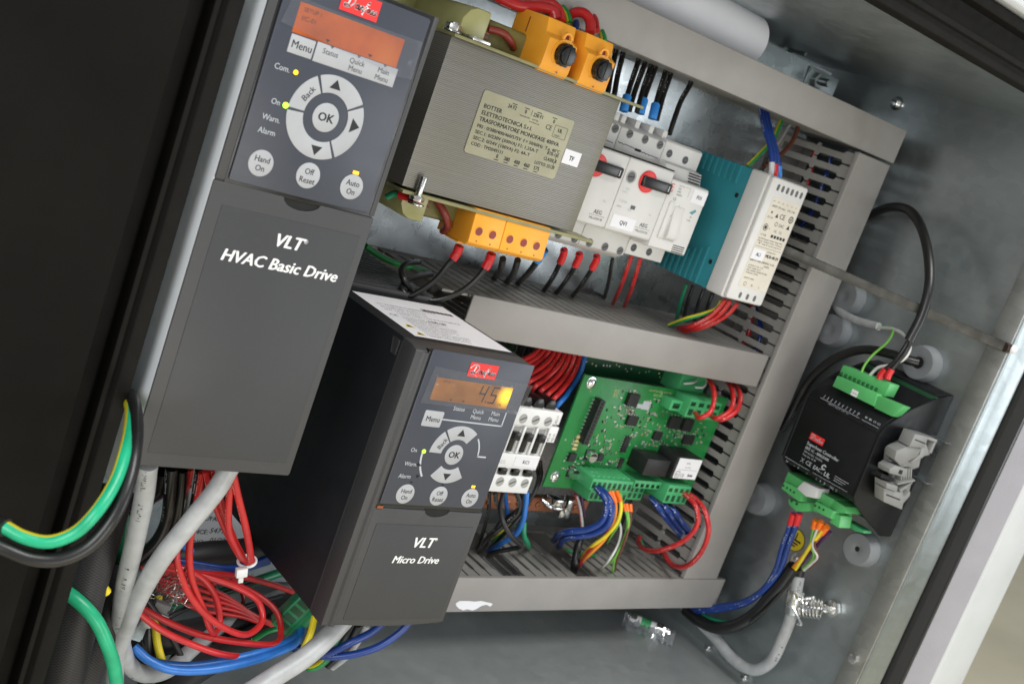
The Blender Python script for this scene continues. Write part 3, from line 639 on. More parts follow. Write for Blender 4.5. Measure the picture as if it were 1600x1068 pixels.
        mb.ring(X(cx+1.2), Y(cy), 19.4, 20.4, 181, 199, zz-0.1, zz); mb.ring(X(cx+1.2), Y(cy), 19.4, 20.4, 202, 219, zz-0.1, zz)
    mb.build('lettering', M['lgrey'], foil, O)
    leds = [(16.5, 44.8, 'ledy', 0.9), (16.5, 32.4, 'ledg', 1.1)] if big else [(15.9, 29.2, 'ledg', 1.0)]
    for a, c, mm, r in leds: MB().cyl((X(a), Y(c), z), (0, 0, 1), r, 0.7, 16).build('indicator_led', M[mm], t, O)
    ly = 15.4 if big else 12.8
    MB().box(X(52), X(54.6) if big else X(54.2), Y(ly-0.6), Y(ly+0.6), z, zz+0.1).build('indicator_led', M['ledy'], t, O)
    if not big:
        for a, c in ((15.6, 22.3), (17.4, 16.2)): MB().cyl((X(a), Y(c), z), (0, 0, 1), 0.7, 0.5, 12).build('indicator_led', M['hole'], t, O)
        mb = MB(); mb.disc(X(15), Y(12.8), 0.9, zz, 0, 0.4); mb.disc(X(34), Y(12.6), 0.9, zz, 0, 0.4); mb.build('indicator_window', M['hole'], foil, O)
def notch_poly(x0, x1, y0, y1, n0, n1, dep, r=1.0, bulge=0):
    po = [(x0, y1)]
    for i in range(9):
        a = math.pi*i/8; po.append(((n0+n1)/2-(n1-n0)/2*math.cos(a), y1-dep*math.sin(a)))
    po += [(x1, y1), (x1, y0+r)]
    for i in range(7):
        k = i/6; po.append((x1-r*0.6+(x0+r*0.6-x1+r*0.6)*k, y0-bulge*math.sin(math.pi*k)))
    po.append((x0, y0+r)); return po
# ---- tall drive (front 392 mm from camera)
Zb = CAMW-392; bx0, by0 = 182.5, -65.4; O = (216, -190, 0)
t = thing('motor_drive', 'tall dark grey motor drive at upper left with round arrow keypad and blank cover', 'motor drive', O)
mb = MB(); mb.prism(rrect(bx0-0.6, bx0+67.7, by0-114.5, by0+81.3, 1.2), Zb-34, Zb-1.2, 'z'); mb.build('housing', M['drive2'], t, O, 0.8)
mb = MB(); mb.box(bx0+1, bx0+66.5, by0-112, by0+81, 14, Zb-34.3); mb.build('rear_housing', M['black'], t, O, 0.8)
mb = MB(); mb.box(bx0-1.3, bx0-0.65, by0-127, by0+90, 6, Zb-1.5); mb.build('heat_sink_plate', M['strip'], t, O, 0.3)
mb = MB(); mb.prism(rrect(bx0+2.6, bx0+66.9, by0-0.9, by0+81, 0.8), Zb-3, Zb-0.7, 'z'); mb.build('keypad_bezel', M['blk2'], t, O, 0.3)
keypad(t, bx0, by0, Zb, O, True)
mb = MB(); mb.prism(rrect(bx0-1.3, bx0+2.5, by0+0.2, by0+81.2, 0.5), Zb-1.4, Zb, 'z'); mb.build('side_trim', M['drive2'], t, O, 0.5)
mb = MB(); mb.prism(rrect(bx0+65.6, bx0+68, by0+0.2, by0+81.2, 0.5), Zb-8, Zb-0.4, 'z'); mb.build('side_trim', M['drive2'], t, O, 0.5)
mb = MB(); mb.prism(notch_poly(bx0-1.3, bx0+68.2, by0-114.6, by0-0.5, bx0+27.5, bx0+43.5, 3.9), Zb-1.45, Zb-0.3, 'z'); cv = mb.build('terminal_cover', M['drive2'], t, O, 0.4, 35, 3)
mb = MB(); mb.prism(rrect(bx0+3.9, bx0+65, by0-109.3, by0-8.3, 0.6), Zb-1.5, Zb-0.55, 'z'); mb.build('cover_groove', M['hole'], cv, O)
mb = MB(); mb.prism(rrect(bx0+4.25, bx0+64.65, by0-108.95, by0-8.65, 0.6), Zb-1.5, Zb-0.05, 'z'); mb.build('cover_panel', M['drive'], cv, O, 0.3)
mb = MB(); mb.disc(bx0+35.5, by0-0.8, 8.4, Zb-1.1, 0, 4.4); mb.build('latch_recess', M['hole'], cv, O)
mb = MB(); mb.text('VLT', bx0+28.6, by0-19.6, 5.0, Zb+0.05, 0, 'l', 0.22, 0.038); mb.text('®', bx0+41.0, by0-16.4, 1.7, Zb+0.05); mb.text('HVAC Basic Drive', bx0+34.8, by0-29.0, 4.55, Zb+0.05, 0, 'c', 0.2, 0.036, 1, 0, 50.6); mb.build('lettering', M['white'], cv, O)
# ---- small drive (front 412 mm from camera)
Zm = CAMW-412; mx0, my0 = 313.8, -200.6; O = (345, -270, 0)
t = thing('motor_drive', 'smaller black motor drive in the centre showing 4.5 on its amber display', 'motor drive', O)
u0, u1, vt, vb = mx0-6.2, mx0+65.2, -121.6, my0-66
mb = MB(); mb.box(u0, u1, vb+0.6, vt, 2, Zm-14); hs = mb.build('housing', M['bluk'], t, O, 0.7)
mb = MB(); mb.prism([(vt, Zm-13.8), (vt-0.3, Zm-6), (vt-1.6, Zm-1.5), (vb, Zm-1.5), (vb, Zm-13.8)], u0-0.1, u1, 'x'); mb.build('front_frame', M['drive2'], t, O, 0.7)
mb = MB(); mb.box(u0-0.25, u0+0.2, vb+1, vt-2, Zm-14.2, Zm-13.3); mb.build('housing_seam', M['drive2'], t, O)
mb = MB(); mb.prism([(vt-2.5, Zm-22), (vt-2.5, Zm-15.5), (vt-10, Zm-15.5), (vt-10, Zm-20)], u0-0.5, u0+0.3, 'x'); mb.build('side_clip', M['drive2'], t, O, 0.2)
mb = MB(); mb.prism([(u0, Zm-13), (u0, Zm-6), (u0+4.6, Zm-0.2), (u0+6.6, Zm-0.2), (u0+6.6, Zm-13)], vb, vt-1.8, 'y'); mb.build('side_trim', M['drive2'], t, O, 0.4)
mb = MB(); mb.prism(rrect(mx0+0.2, mx0+64.6, my0-0.9, my0+78.6, 0.8), Zm-4, Zm-0.5, 'z'); mb.build('keypad_bezel', M['blk2'], t, O, 0.3)
keypad(t, mx0, my0, Zm, O, False)
mb = MB(); mb.prism([(u1-1.2, Zm-13), (u1-1.2, Zm-0.6), (u1+0.2, Zm-1.8), (u1+0.6, Zm-13)], my0-1, vt-1.8, 'y'); mb.build('side_trim', M['drive2'], t, O, 0.3)
mb = MB(); mb.prism(notch_poly(mx0-0.2, mx0+66.3, my0-65.0, my0-1.9, mx0+30, mx0+45, 3.6, 1.0, 1.6), Zm-12, Zm-0.4, 'z'); cv = mb.build('terminal_cover', M['drive2'], t, O, 0.8, 35, 3)
mb = MB(); mb.prism(rrect(mx0+3.8, mx0+63.6, my0-62.6, my0-9.6, 0.6), Zm-1.5, Zm-0.55, 'z'); mb.build('cover_groove', M['hole'], cv, O)
mb = MB(); mb.prism(rrect(mx0+4.1, mx0+63.3, my0-62.3, my0-9.9, 0.6), Zm-1.5, Zm-0.08, 'z'); mb.build('cover_panel', M['drive'], cv, O, 0.3)
mb = MB(); mb.disc(mx0+37.5, my0-2.2, 7.8, Zm-1.3, 0, 4.2); mb.build('latch_recess', M['hole'], cv, O)
mb = MB(); mb.text('VLT', mx0+28.6, my0-21.8, 5.4, Zm+0.05, 0, 'l', 0.22, 0.038); mb.text('®', mx0+41.6, my0-18.0, 1.6, Zm+0.05); mb.text('Micro Drive', mx0+34.4, my0-30.6, 3.9, Zm+0.05, 0, 'c', 0.2, 0.036, 1, 0, 28.4); mb.build('lettering', M['white'], cv, O)
MB().box(mx0+1.2, mx0+4.4, my0-1.9, my0-0.6, Zm-1.2, Zm-0.1).build('rust_mark', mat('rust_smear', (0.25, 0.07, 0.02), 0.7), cv, O)
# top rating label and vent grille; local frame x=u, y=-w on the top plane
mb = MB(); mb.frame((0, vt+0.12, 0), (1, 0, 0), (0, 0, -1)); fy = lambda w: -w
mb.poly([(316.3, -170), (376.6, -170), (376.0, -104), (316.0, -107)], 0, 0)
rr = random.Random(5)
for k in range(13):
    y = -167.0+k*2.3; mb.text(('WARNING: Stored charge, wait 4 min', 'Risque d\'electrocution, attendre 4 min', 'See manual for special conditions / prefuse', 'Voir manuel de conditions speciales/fusibles', 'Enclosure: IP20 / Tamb. 40 C')[k % 5], 327, y, 1.15, 0.05, 1)
mb.text('CHASSIS (OPEN TYPE) ENCLOSURE IP20', 327, -135.5, 1.6, 0.05, 1); mb.text('OUT: 3x0-Vin 0-400Hz 5.3A', 322, -131.5, 1.6, 0.05, 1); mb.text('IN: 3x380-480V 50/60Hz 7.2A', 322, -127.5, 1.6, 0.05, 1)
mb.text('T/C: FC-051P2K2T4E20H3XXCXXX', 322, -123, 1.7, 0.05, 1); mb.text('CE', 320, -140.5, 3.0, 0.05, 1); mb.text('c UL us', 343, -141, 2.6, 0.05, 1, 'l', 0, 0.02)
for w in (153.5, 164): mb.poly([(319.5, -w-3), (325.5, -w-3), (322.5, -w+2.2)], 0.05, 2); mb.poly([(320.7, -w-2.3), (324.3, -w-2.3), (322.5, -w+0.9)], 0.08, 1)
for k in range(22): mb.poly([(352+k*0.95, -121), (352.5+k*0.95+0.25*(k % 3), -121), (352.5+k*0.95+0.25*(k % 3), -117.5), (352+k*0.95, -117.5)], 0.05, 1)
mb.build('rating_label', [M['paper'], M['ink'], M['yel']], hs, O)
mb = MB()
for k in range(14): mb.box(u0+2, u1-2, vt, vt+2.4, 8+k*6.6, 12.2+k*6.6)
mb.build('vent_grille', M['drive2'], hs, O, 0.3)
mb = MB()
for k in range(9): mb.disc(0, 0, 0, 0)
mb = MB(); mb.frame((0, vt+0.12, 0), (1, 0, 0), (0, 0, -1))
for k in range(8): mb.disc(u0+3.2, -(80+k*11), 0.9, 0)
mb.build('vent_hole', M['hole'], hs, O)
# ================================================================ transformer
def lam_mat():
    m, nt, p = nodes_of('laminated_core')
    p.inputs['Roughness'].default_value = 0.42; p.inputs['Metallic'].default_value = 0.45
    tc = nt.nodes.new('ShaderNodeTexCoord'); sp = nt.nodes.new('ShaderNodeSeparateXYZ'); nt.links.new(tc.outputs['Object'], sp.inputs[0])
    n1 = nt.nodes.new('ShaderNodeTexNoise'); n1.noise_dimensions = '1D'; n1.inputs['Scale'].default_value = 1500; nt.links.new(sp.outputs[2], n1.inputs['W'])
    wa = nt.nodes.new('ShaderNodeMath'); wa.operation = 'SINE'; mu = nt.nodes.new('ShaderNodeMath'); mu.operation = 'MULTIPLY'; mu.inputs[1].default_value = 2*math.pi/0.00092
    nt.links.new(sp.outputs[2], mu.inputs[0]); nt.links.new(mu.outputs[0], wa.inputs[0])
    ad = nt.nodes.new('ShaderNodeMath'); ad.operation = 'MULTIPLY_ADD'; nt.links.new(wa.outputs[0], ad.inputs[0]); ad.inputs[1].default_value = 0.20; nh = nt.nodes.new('ShaderNodeMapRange'); nh.inputs[3].default_value = 0.36; nh.inputs[4].default_value = 0.64; nt.links.new(n1.outputs['Fac'], nh.inputs[0]); nt.links.new(nh.outputs[0], ad.inputs[2])
    cr = nt.nodes.new('ShaderNodeValToRGB'); cr.color_ramp.elements[0].position = 0.25; cr.color_ramp.elements[1].position = 0.75
    cr.color_ramp.elements[0].color = (0.150, 0.144, 0.132, 1); cr.color_ramp.elements[1].color = (0.29, 0.28, 0.26, 1)
    nt.links.new(ad.outputs[0], cr.inputs['Fac'])
    n2 = nt.nodes.new('ShaderNodeTexNoise'); n2.inputs['Scale'].default_value = 18; n2.inputs['Detail'].default_value = 6; nt.links.new(tc.outputs['Object'], n2.inputs[0])
    mr = nt.nodes.new('ShaderNodeMapRange'); mr.inputs[1].default_value = 0.35; mr.inputs[2].default_value = 0.8; mr.inputs[4].default_value = 0.45; nt.links.new(n2.outputs['Fac'], mr.inputs[0])
    gx = nt.nodes.new('ShaderNodeMapRange'); gx.inputs[1].default_value = 0.050; gx.inputs[2].default_value = 0.058; gx.inputs[4].default_value = 0.55; nt.links.new(sp.outputs[0], gx.inputs[0])
    mxm = nt.nodes.new('ShaderNodeMath'); mxm.operation = 'MAXIMUM'; nt.links.new(mr.outputs[0], mxm.inputs[0]); nt.links.new(gx.outputs[0], mxm.inputs[1])
    mx = nt.nodes.new('ShaderNodeMix'); mx.data_type = 'RGBA'; mx.inputs[7].default_value = (0.165, 0.155, 0.085, 1)
    nt.links.new(mxm.outputs[0], mx.inputs[0]); nt.links.new(cr.outputs['Color'], mx.inputs[6]); nt.links.new(mx.outputs[2], p.inputs['Base Color'])
    bp = nt.nodes.new('ShaderNodeBump'); bp.inputs['Strength'].default_value = 0.5; bp.inputs['Distance'].default_value = 0.0003
    nt.links.new(ad.outputs[0], bp.inputs['Height']); nt.links.new(bp.outputs['Normal'], p.inputs['Normal'])
    return m
O = (378, -24, 40)
t = thing('transformer', 'laminated iron transformer with orange terminal blocks and brassy rating plate', 'transformer', O)
MB().box(319.2, 436.5, -62.2, 14, 42, 115).build('core', lam_mat(), t, O, 0.5)
mb = MB()
for (a, b_, c, d) in ((14.2, 31.5, 46, 106), (-79, -62.4, 46, 106)):
    y0, y1 = a, b_
    if a > 0:
        pr = [(328, a), (328, b_-7), (331, b_-2), (335, b_), (344, b_), (344, a)]
    else:
        pr = [(328, d*0+c*0-62.4), (328, -72), (331, -77), (335, -79), (344, -79), (344, -62.4)]
    mb = MB(); mb.prism(pr, 58, 106, 'z'); mb.build('bobbin', M['coil'], t, O, 1.2)
    mb = MB(); mb.prism([(q[0]+74, q[1]) for q in pr], 50, 92, 'z'); mb.build('bobbin', M['coil'], t, O, 1.2)
for a, b_ in ((14.2, 29), (-77, -62.4)): mb = MB(); mb.box(344.3, 401, a, b_, 62, 100); mb.build('winding', M['varn'], t, O, 3, 35, 3)
mb = MB(); mb.box(300, 345, 14.5, 40, 30, 58); mb.build('winding_tape', M['coil'], t, O, 6, 35, 3)
for q in ([(346, 24, 104), (353, 24.5, 107), (360, 22, 106), (367, 20, 100)], [(349, -66, 104), (354, -71, 108), (360, -77, 106), (364, -82, 98)]): mb = MB(); mb.tube(q, 2.0, 10); mb.build('lead_sleeve', M['rsleeve'], t, O)
mb = MB()
for k in range(3):
    mb.box(344.4, 347, 19+k*2.2, 20.1+k*2.2, 100, 104); mb.box(344.4, 346.6, -66-k*2.6, -65-k*2.6, 100, 104)
mb.build('winding_end', M['rsleeve'], t, O)
for a in (14.1, -65.2): mb = MB(); mb.box(319, 452, a, a+1.6, 101, 117.5); mb.build('terminal_strip', M['fibre'], t, O, 0.2)
def stud(x, y, yd):
    mb = MB(); mb.cyl((x, y, 108), (0, yd, 0), 2.0, 5, 14); mb.cyl((x, y+yd*1, 108), (0, yd, 0), 4.2, 3.2, 6, None, 0, True, False); mb.cyl((x, y+yd*0.2, 108), (0, yd, 0), 4.8, 0.8, 18); mb.build('mounting_screw', M['zinc'], t, O, 0.2)
stud(323, 15.8, 1)
mb = MB(); mb.cyl((328, -67, 118), (0, 1, 0.0), 1.9, 12.5, 14); mb.cyl((328, -67, 118), (0, 1, 0), 3.9, 2.6, 6, None, 0, True, False); mb.lathe((328, -69, 118), (0, 1, 0), [(4.6, 0), (4.6, 0.9)], 18); mb.build('mounting_screw', M['zinc'], t, O, 0.2)
mb = MB(); mb.box(330, 341, 15.8, 17.6, 106, 117); mb.build('earth_tag', M['zinc'], t, O, 0.4)
# rating plate with its text
mb = MB(); mb.prism(rrect(347.5, 410.2, -37.2, -4.6, 1.6), 115.05, 115.5, 'z', 0)
pz = 115.58; px, py = 347.5, -4.6
for s_, x in (('24 F2', 17), ('0', 28.5), ('230 F1', 34.5), ('0', 48.5)): mb.text(s_, px+x, py-4.6, 2.0, pz, 1, 'l', 0, 0.02, 0.9); 
for x in (21, 29.5, 38, 49): mb.poly([(px+x-1.6, py-1.7), (px+x+1.6, py-1.7), (px+x+1.6, py-2.1), (px+x-1.6, py-2.1)], pz, 1)
mb.poly([(px+33, py-1.8), (px+33.25, py-1.8), (px+33.25, py-4.8), (px+33, py-4.8)], pz, 1)
mb.text('MADE IN ITALY     BOTTER', px+26, py-6.6, 0.75, pz, 1); mb.text('www.botter.com', px+33, py-8.0, 0.75, pz, 1)
for s_, y, h, ft in (('BOTTER', -8.6, 2.0, 12), ('ELETTROTECNICA S.r.l.', -12.0, 2.0, 34), ('TRASFORMATORE MONOFASE 400VA', -15.4, 2.0, 55), ('PRI : 0/380/400/460/575V  f = 50/60Hz  T.a. 40°C', -18.8, 1.62, 57.5), ('SEC.1: 0/230V (300VA) F1: 1,25A-T', -21.9, 1.62, 43), ('SEC.2: 0/24V (100VA) F2: 4A-T', -25.0, 1.62, 38.5), ('COD : TM2049111', -28.1, 1.62, 21)):
    mb.text(s_, px+2.6, py+y, h*1.06, pz, 1, 'l', 0, 0.022, 1, 0, ft)
mb.text('BTIS-155', px+60, py-20.9, 1.75, pz, 1, 'r', 0, 0.02, 0.9); mb.text('CLASSE B', px+60, py-24.2, 1.75, pz, 1, 'r', 0, 0.02, 0.9); mb.text('LOTTO: 25120', px+60, py-27.6, 1.75, pz, 1, 'r', 0, 0.02, 0.9)
mb.text('CE', px+44.8, py-8.6, 2.6, pz, 1); mb.line([(px+51, py-5), (px+60, py-5), (px+60, py-11.2), (px+51, py-11.2), (px+51, py-5)], 0.2, pz, 1); mb.text('UL', px+53.6, py-8.2, 1.9, pz, 1, 'l', 0, 0.03); mb.text('E336211', px+52, py-10.6, 0.9, pz, 1)
mb.ring(px+60, py-21, 1.5, 1.7, 100, 260, pz-0.01, pz, 1); mb.ring(px+60, py-24.6, 1.5, 1.7, 100, 260, pz-0.01, pz, 1)
for s_, x in (('0', 21), ('380', 27.6), ('400', 34.6), ('460', 41.4), ('575', 48.4)):
    mb.text(s_, px+x, py-30.8, 2.1, pz, 1, 'c', 0, 0.02, 0.9); mb.poly([(px+x-1.5, py-31.5), (px+x+1.5, py-31.5), (px+x+1.5, py-31.9), (px+x-1.5, py-31.9)], pz, 1)
mb.build('rating_plate', [M['plate'], M['ink']], t, O)
mb = MB(); mb.box(411.0, 423, -27.4, -19.6, 115.02, 115.25); mb.text('TF', 417, -25.0, 2.5, 115.32, 1, 'c', 0, 0.03, 0.95); mb.build('marker_label', [M['paper'], M['ink']], t, O)
# orange fuse holders on top
for (a, b_, kx) in ((373.2, 392.6, 384.6), (400.4, 420.6, 411.2)):
    mb = MB(); mb.prism([(13.5, 84), (13.5, 117), (17, 118.6), (31, 118.6), (33.2, 114), (40.5, 112), (41.5, 84)], a, b_, 'x')
    mb.box(a-2.6, a+3, 12.4, 15.2, 92, 112)
    mb.box(b_-0.5, b_+6.5, 13.8, 38, 84, 104)
    h = mb.build('fuse_holder', M['orange'], t, O, 0.6)
    mb = MB(); mb.ring(kx, 25.2, 5.9, 7.6, -50, 230, 118.2, 119.2); mb.ring(kx, 33.3, 1.9, 3.2, 0, 359.9, 117.2, 118.6); mb.build('socket_rim', M['orange'], h, O, 0.15)
    mb = MB(); mb.disc(kx, 33.3, 1.9, 116.9); mb.disc(kx, 15.6, 0.5, 118.66); mb.disc(kx+6.5, 30, 0.4, 118.66); mb.build('screw_hole', M['rsleeve'], h, O)
    mb = MB(); prof = []
    for i in range(44):
        r = 6.0 if (i//2) % 2 else 5.55
        prof.append((kx+r*math.cos(2*math.pi*i/44), 25.2+r*math.sin(2*math.pi*i/44)))
    mb.prism(prof, 118.4, 122.5, 'z'); mb.cyl((kx, 25.2, 122.4), (0, 0, 1), 4.9, 1.6, 24, 4.6); mb.box(kx-0.5, kx+0.5, 25.2-4, 25.2+4, 124, 124.25, 0)
    mb.build('fuse_cap', M['blk2'], h, O, 0.2)
    mb = MB(); mb.box(a-0.25, a+0.1, 26, 26.5, 88, 100); mb.box(a-0.25, a+0.1, 30, 38, 97, 97.6); mb.line([(0, 0), (0, 0)], 0, 0); mb.build('moulded_mark', M['rsleeve'], h, O)
# orange terminal blocks below
for (a, b_, hs_) in ((366.8, 387.9, (371.8, 381.1)), (388.3, 419.6, (393.2, 403.1, 412.5))):
    mb = MB(); mb.prism([(-63.2, 88), (-63.2, 116.5), (-81, 118.5), (-83, 116), (-83, 88)], a, b_, 'x'); mb.box(a, b_, -84.2, -83.1, 92, 110)
    h = mb.build('terminal_block', M['orange'], t, O, 0.5)
    mb = MB()
    for x in hs_: mb.lathe((x, -74.4, 117.55), (0, 0, 1), [(2.7, 0), (2.7, 0.35), (2.3, 0.35)], 20, 0); 
    mb.build('hole_rim', M['orange'], h, O)
    mb = MB()
    for x in hs_: mb.disc(x, -74.4, 2.3, 118.0); mb.disc(x, -79.6, 0.45, 118.5)
    mb.build('screw_hole', M['rsleeve'], h, O)
# ================================================================ motor breakers
def vpoly(mb, prof, a, b_): mb.prism(prof, a, b_, 'x')
BK = [(4.6, 10), (4.6, 62), (1.5, 68), (-11, 68), (-13.2, 70), (-13.2, 84), (-14.2, 85), (-58, 85), (-59.2, 84), (-59.2, 70), (-62, 68), (-74, 68), (-77.5, 62), (-77.5, 10)]
def breaker(a, b_, label):
    O = (a, -77, 10); t = thing('motor_breaker', label, 'circuit breaker', O, 0, 'motor protection breakers')
    mb = MB(); vpoly(mb, BK, a, b_); body = mb.build('housing', M['dev'], t, O, 0.5)
    xs = [b_-32.3, b_-18.2, b_-4.4] if b_-a > 43 else [b_-31.6, b_-17.8, b_-4.1]
    mb = MB()
    for k in range(4): mb.box(a+1.5+k*12.5, a+5.5+k*12.5, 2.4, 8.4, 40, 63.5)
    mb.build('terminal_barrier', M['dev'], body, O, 0.4)
    for x in xs:
        for y in (-0.9, -73.0+1.2):
            mb = MB(); mb.lathe((x, y, 67.7), (0, 0, 1), [(2.9, 0), (2.9, 0.5), (2.5, 0.5)], 20, 1); mb.disc(x, y, 2.6, 68.26, 0); mb.poly([(x-2.2, y-0.9), (x-1.8, y-1.2), (x+2.2, y+0.9), (x+1.8, y+1.2)], 68.32, 2); mb.build('terminal_screw', [M['screwg'], M['devg'], M['hole']], t, O)
    mb = MB(); q = []
    x = a+1
    while x < b_-1: q.append((x, -7.4-0.5*(int(x) % 3 == 0)-0.05*(x-a))); x += 1.6
    mb.line(q, 0.45, 68.08); mb.box(a+(b_-a)*0.42, a+(b_-a)*0.55, -9.4, -7.8, 67.6, 68.15); mb.box(a-0.1, b_+0.05, -13.3, -12.6, 69, 84.3); mb.build('joint_line', M['hole'], body, O)
    kx = a+19.6
    mb = MB(); mb.cyl((kx, -24.2, 84.6), (0, 0, 1), 6.9, 1.6, 32); mb.build('red_dial', M['red'], t, O, 0.3)
    mb = MB(); mb.prism([(kx-6.2, 85), (kx-5, 88), (kx+12, 89.4), (kx+19, 88.6), (kx+19.6, 85)], -27.6, -20.9, 'y'); k = mb.build('rocker_handle', M['blk2'], t, O, 0.8)
    mb = MB(); mb.poly([(kx+15.6, -26), (kx+16.1, -26), (kx+16.1, -22.6), (kx+15.6, -22.6)], 89.3); mb.build('handle_mark', M['white'], k, O)
    mb = MB(); mb.lathe((a+5.6, -24.5, 84.7), (0, 0, 1), [(4.0, 0), (4.0, 0.7), (3.4, 0.7), (3.0, 0.3)], 22, 1); mb.disc(a+5.6, -24.5, 3.1, 85.12, 0); mb.poly([(a+3, -25), (a+8.2, -24.4), (a+8.2, -23.9), (a+3, -24.5)], 85.2, 2); mb.build('setting_dial', [M['screwg'], M['devg'], M['hole']], t, O)
    mb = MB(); z = 85.1
    mb.text('AEG', b_-9.5, -51.6, 2.5, z, 0, 'c', 0, 0.02); mb.poly([(b_-16, -52.5), (b_-3, -52.5), (b_-3, -52.7), (b_-16, -52.7)], z, 0); mb.text('Mbs32S0130', b_-9.5, -55.2, 1.5, z, 0, 'c')
    mb.text('1    2.5A', a+2, -32.5, 1.2, z, 1); mb.text('1.6-2.5', a+2.6, -34.6, 1.2, z, 1); mb.text('C 22 kA', a+2.6, -40.5, 1.5, z, 1); mb.text('400V~', a+2.6, -44, 1.3, z, 1); mb.text('TEST', a+12, -44.5, 1.2, z, 1); mb.text('Trip', b_-9, -43.5, 1.1, z, 1)
    mb.poly([(a+14, -40.6), (a+18, -40.6), (a+18, -43), (a+14, -43)], z, 0)
    mb.build('lettering', [M['inkg'], M['lgrey']], body, O)
    return t, O
breaker(443.5, 486.4, 'white motor breaker with red dial half hidden behind the transformer core')
t, O = breaker(487.0, 526.6, 'white motor breaker carrying the QV1 sticker, left of the fuse switch')
mb = MB(); mb.box(489.6, 509.6, -56.4, -48.4, 85.02, 85.3); mb.text('QV1', 499.6, -53.8, 2.6, 85.36, 1, 'c', 0, 0.03, 0.95); mb.build('marker_label', [M['paper'], M['ink']], t, O)
# fuse switch
O = (527, -74, 10); t = thing('fuse_switch', 'white fuse switch with FU1 sticker and lever beside the teal power supply', 'fuse switch', O)
FK = [(4.2, 10), (4.2, 66), (2.6, 68), (-9, 68), (-10, 74), (-17, 76), (-17.4, 84), (-18.2, 85), (-61.4, 85), (-62.2, 84), (-63, 68), (-72.5, 68), (-73.2, 64), (-73.2, 10)]
mb = MB(); vpoly(mb, FK, 527.2, 561.8); body = mb.build('housing', M['dev'], t, O, 0.5)
for x, y in ((533, -4), (548.6, -4.6), (533, -67.5), (547.6, -67.6)): mb = MB(); mb.lathe((x, y, 67.9), (0, 0, 1), [(2.6, 0), (2.6, 0.3), (2.2, 0.3)], 20, 1); mb.disc(x, y, 2.2, 68.25, 0); mb.poly([(x-1.8, y-0.5), (x+1.8, y+0.1), (x+1.8, y+0.6), (x-1.8, y)], 68.31, 1); mb.build('terminal_screw', [M['chip'], M['screwg']], t, O)
mb = MB()
for k in range(4): mb.box(549.5, 560.5, -11.6-k*1.7, -10.9-k*1.7, 74.5, 76.1+k*0.1)
for k in range(4): mb.box(548.5, 559.5, -57.4-k*1.35, -56.8-k*1.35, 84.8, 85.08)
mb.build('vent_slot', M['hole'], body, O)
mb = MB(); mb.prism([(-33, 84.5), (-33, 85.6), (-38, 85.8), (-51, 88), (-54, 87.4), (-54.5, 84.5)], 537.5, 546.5, 'x'); mb.prism([(-31, 84.5), (-31, 86), (-35, 86), (-48, 86.2), (-55, 86.2), (-55, 84.5)], 531.5, 535.5, 'x'); mb.build('lever', M['dev'], t, O, 0.7)
mb = MB(); mb.poly([(534.2, -54.8), (547.6, -54.8), (547.6, -55.3), (534.2, -55.3)], 85.1); mb.line([(541, -32), (537.8, -38.5), (535, -42), (534, -54.5)], 0.5, 85.1); mb.build('lever_gap', M['devg'], body, O)
mb = MB(); mb.box(548.4, 561.6, -28, -19.2, 85.02, 85.25); mb.text('FU1', 555, -24.8, 2.3, 85.3, 1, 'c', 0, 0.03, 0.95); mb.build('marker_label', [M['paper'], M['ink']], t, O)
mb = MB(); mb.text('ETI', 530.2, -25.8, 3.0, 85.1, 0, 'l', 0, 0.03, 1.0, 90)
for k, s_ in enumerate(('VLC 10', '32A', '690V', '50/60Hz')): mb.text(s_, 534.5, -20.8-k*1.9, 1.1, 85.1, 1)
mb.text('CE', 533.2, -30, 1.7, 85.1, 1); mb.line([(540.5, -20), (545, -20), (545, -26)], 0.15, 85.1, 1)
mb.poly([(551.5, -34.5), (556, -31.5), (557.4, -32.6), (554.6, -35.2)], 85.1, 2); mb.text('10x38', 551.5, -39.8, 1.0, 85.1, 1); mb.text('gG', 553.5, -37.3, 1.0, 85.1, 1)
mb.build('lettering', [M['red'], M['inkg'], M['teal']], body, O)
# ================================================================ power supply
O = (597, -80, 0); t = thing('power_supply', 'slim white and teal power supply with AL1 sticker on cream front label', 'power supply', O)
mb = MB(); mb.box(597.6, 635.6, -79.5, 5, 6, 81); sd = mb.build('side_shell', M['teal'], t, O, 0.5)
mb = MB()
for k in range(8): mb.prism([(4.6, 0), (4.6, 1.0), (-6.5, 0.8), (-6.5, 0)] if 0 else [(596.2, 4.9), (597.7, 4.9), (597.7, -6-k*0.25), (596.2, -6-k*0.25)], 32+k*5.4, 34.6+k*5.4, 'z')
for k in range(9): mb.prism([(596.2, -79.3), (597.7, -79.3), (597.7, -71+k*2.3), (596.2, -71+k*2.3)], 26+k*5.4, 28.6+k*5.4, 'z')
mb.build('ventilation_rib', M['teal'], sd, O, 0.3)
mb = MB(); mb.prism(rrect(-16.2, -13.2, 75.2, 77.8, 0.6), 597.2, 597.7, 'x'); mb.prism(rrect(-63.4, -60.4, 75.2, 77.8, 0.6), 597.2, 597.7, 'x'); mb.build('latch_mark', M['hole'], sd, O)
mb = MB(); mb.prism(rrect(597, 636, -80, 5.6, 2.0), 81.1, 96.5, 'z'); mb.prism(rrect(598.4, 636, -79.4, 5.2, 2.0), 96.5, 100, 'z'); fr = mb.build('front_bezel', M['dev'], t, O, 1.0, 35, 3)
mb = MB()
for k in range(6): mb.prism(rrect(604.6+k*5, 607.2+k*5, -2.9, 1.5, 1.2), 99.9, 100.12, 'z')
for k in range(3): mb.prism(rrect(609.3+k*7.7, 612+k*7.7, -77.3, -73.2, 1.2), 99.9, 100.12, 'z')
mb.build('terminal_opening', M['screwg'], fr, O)
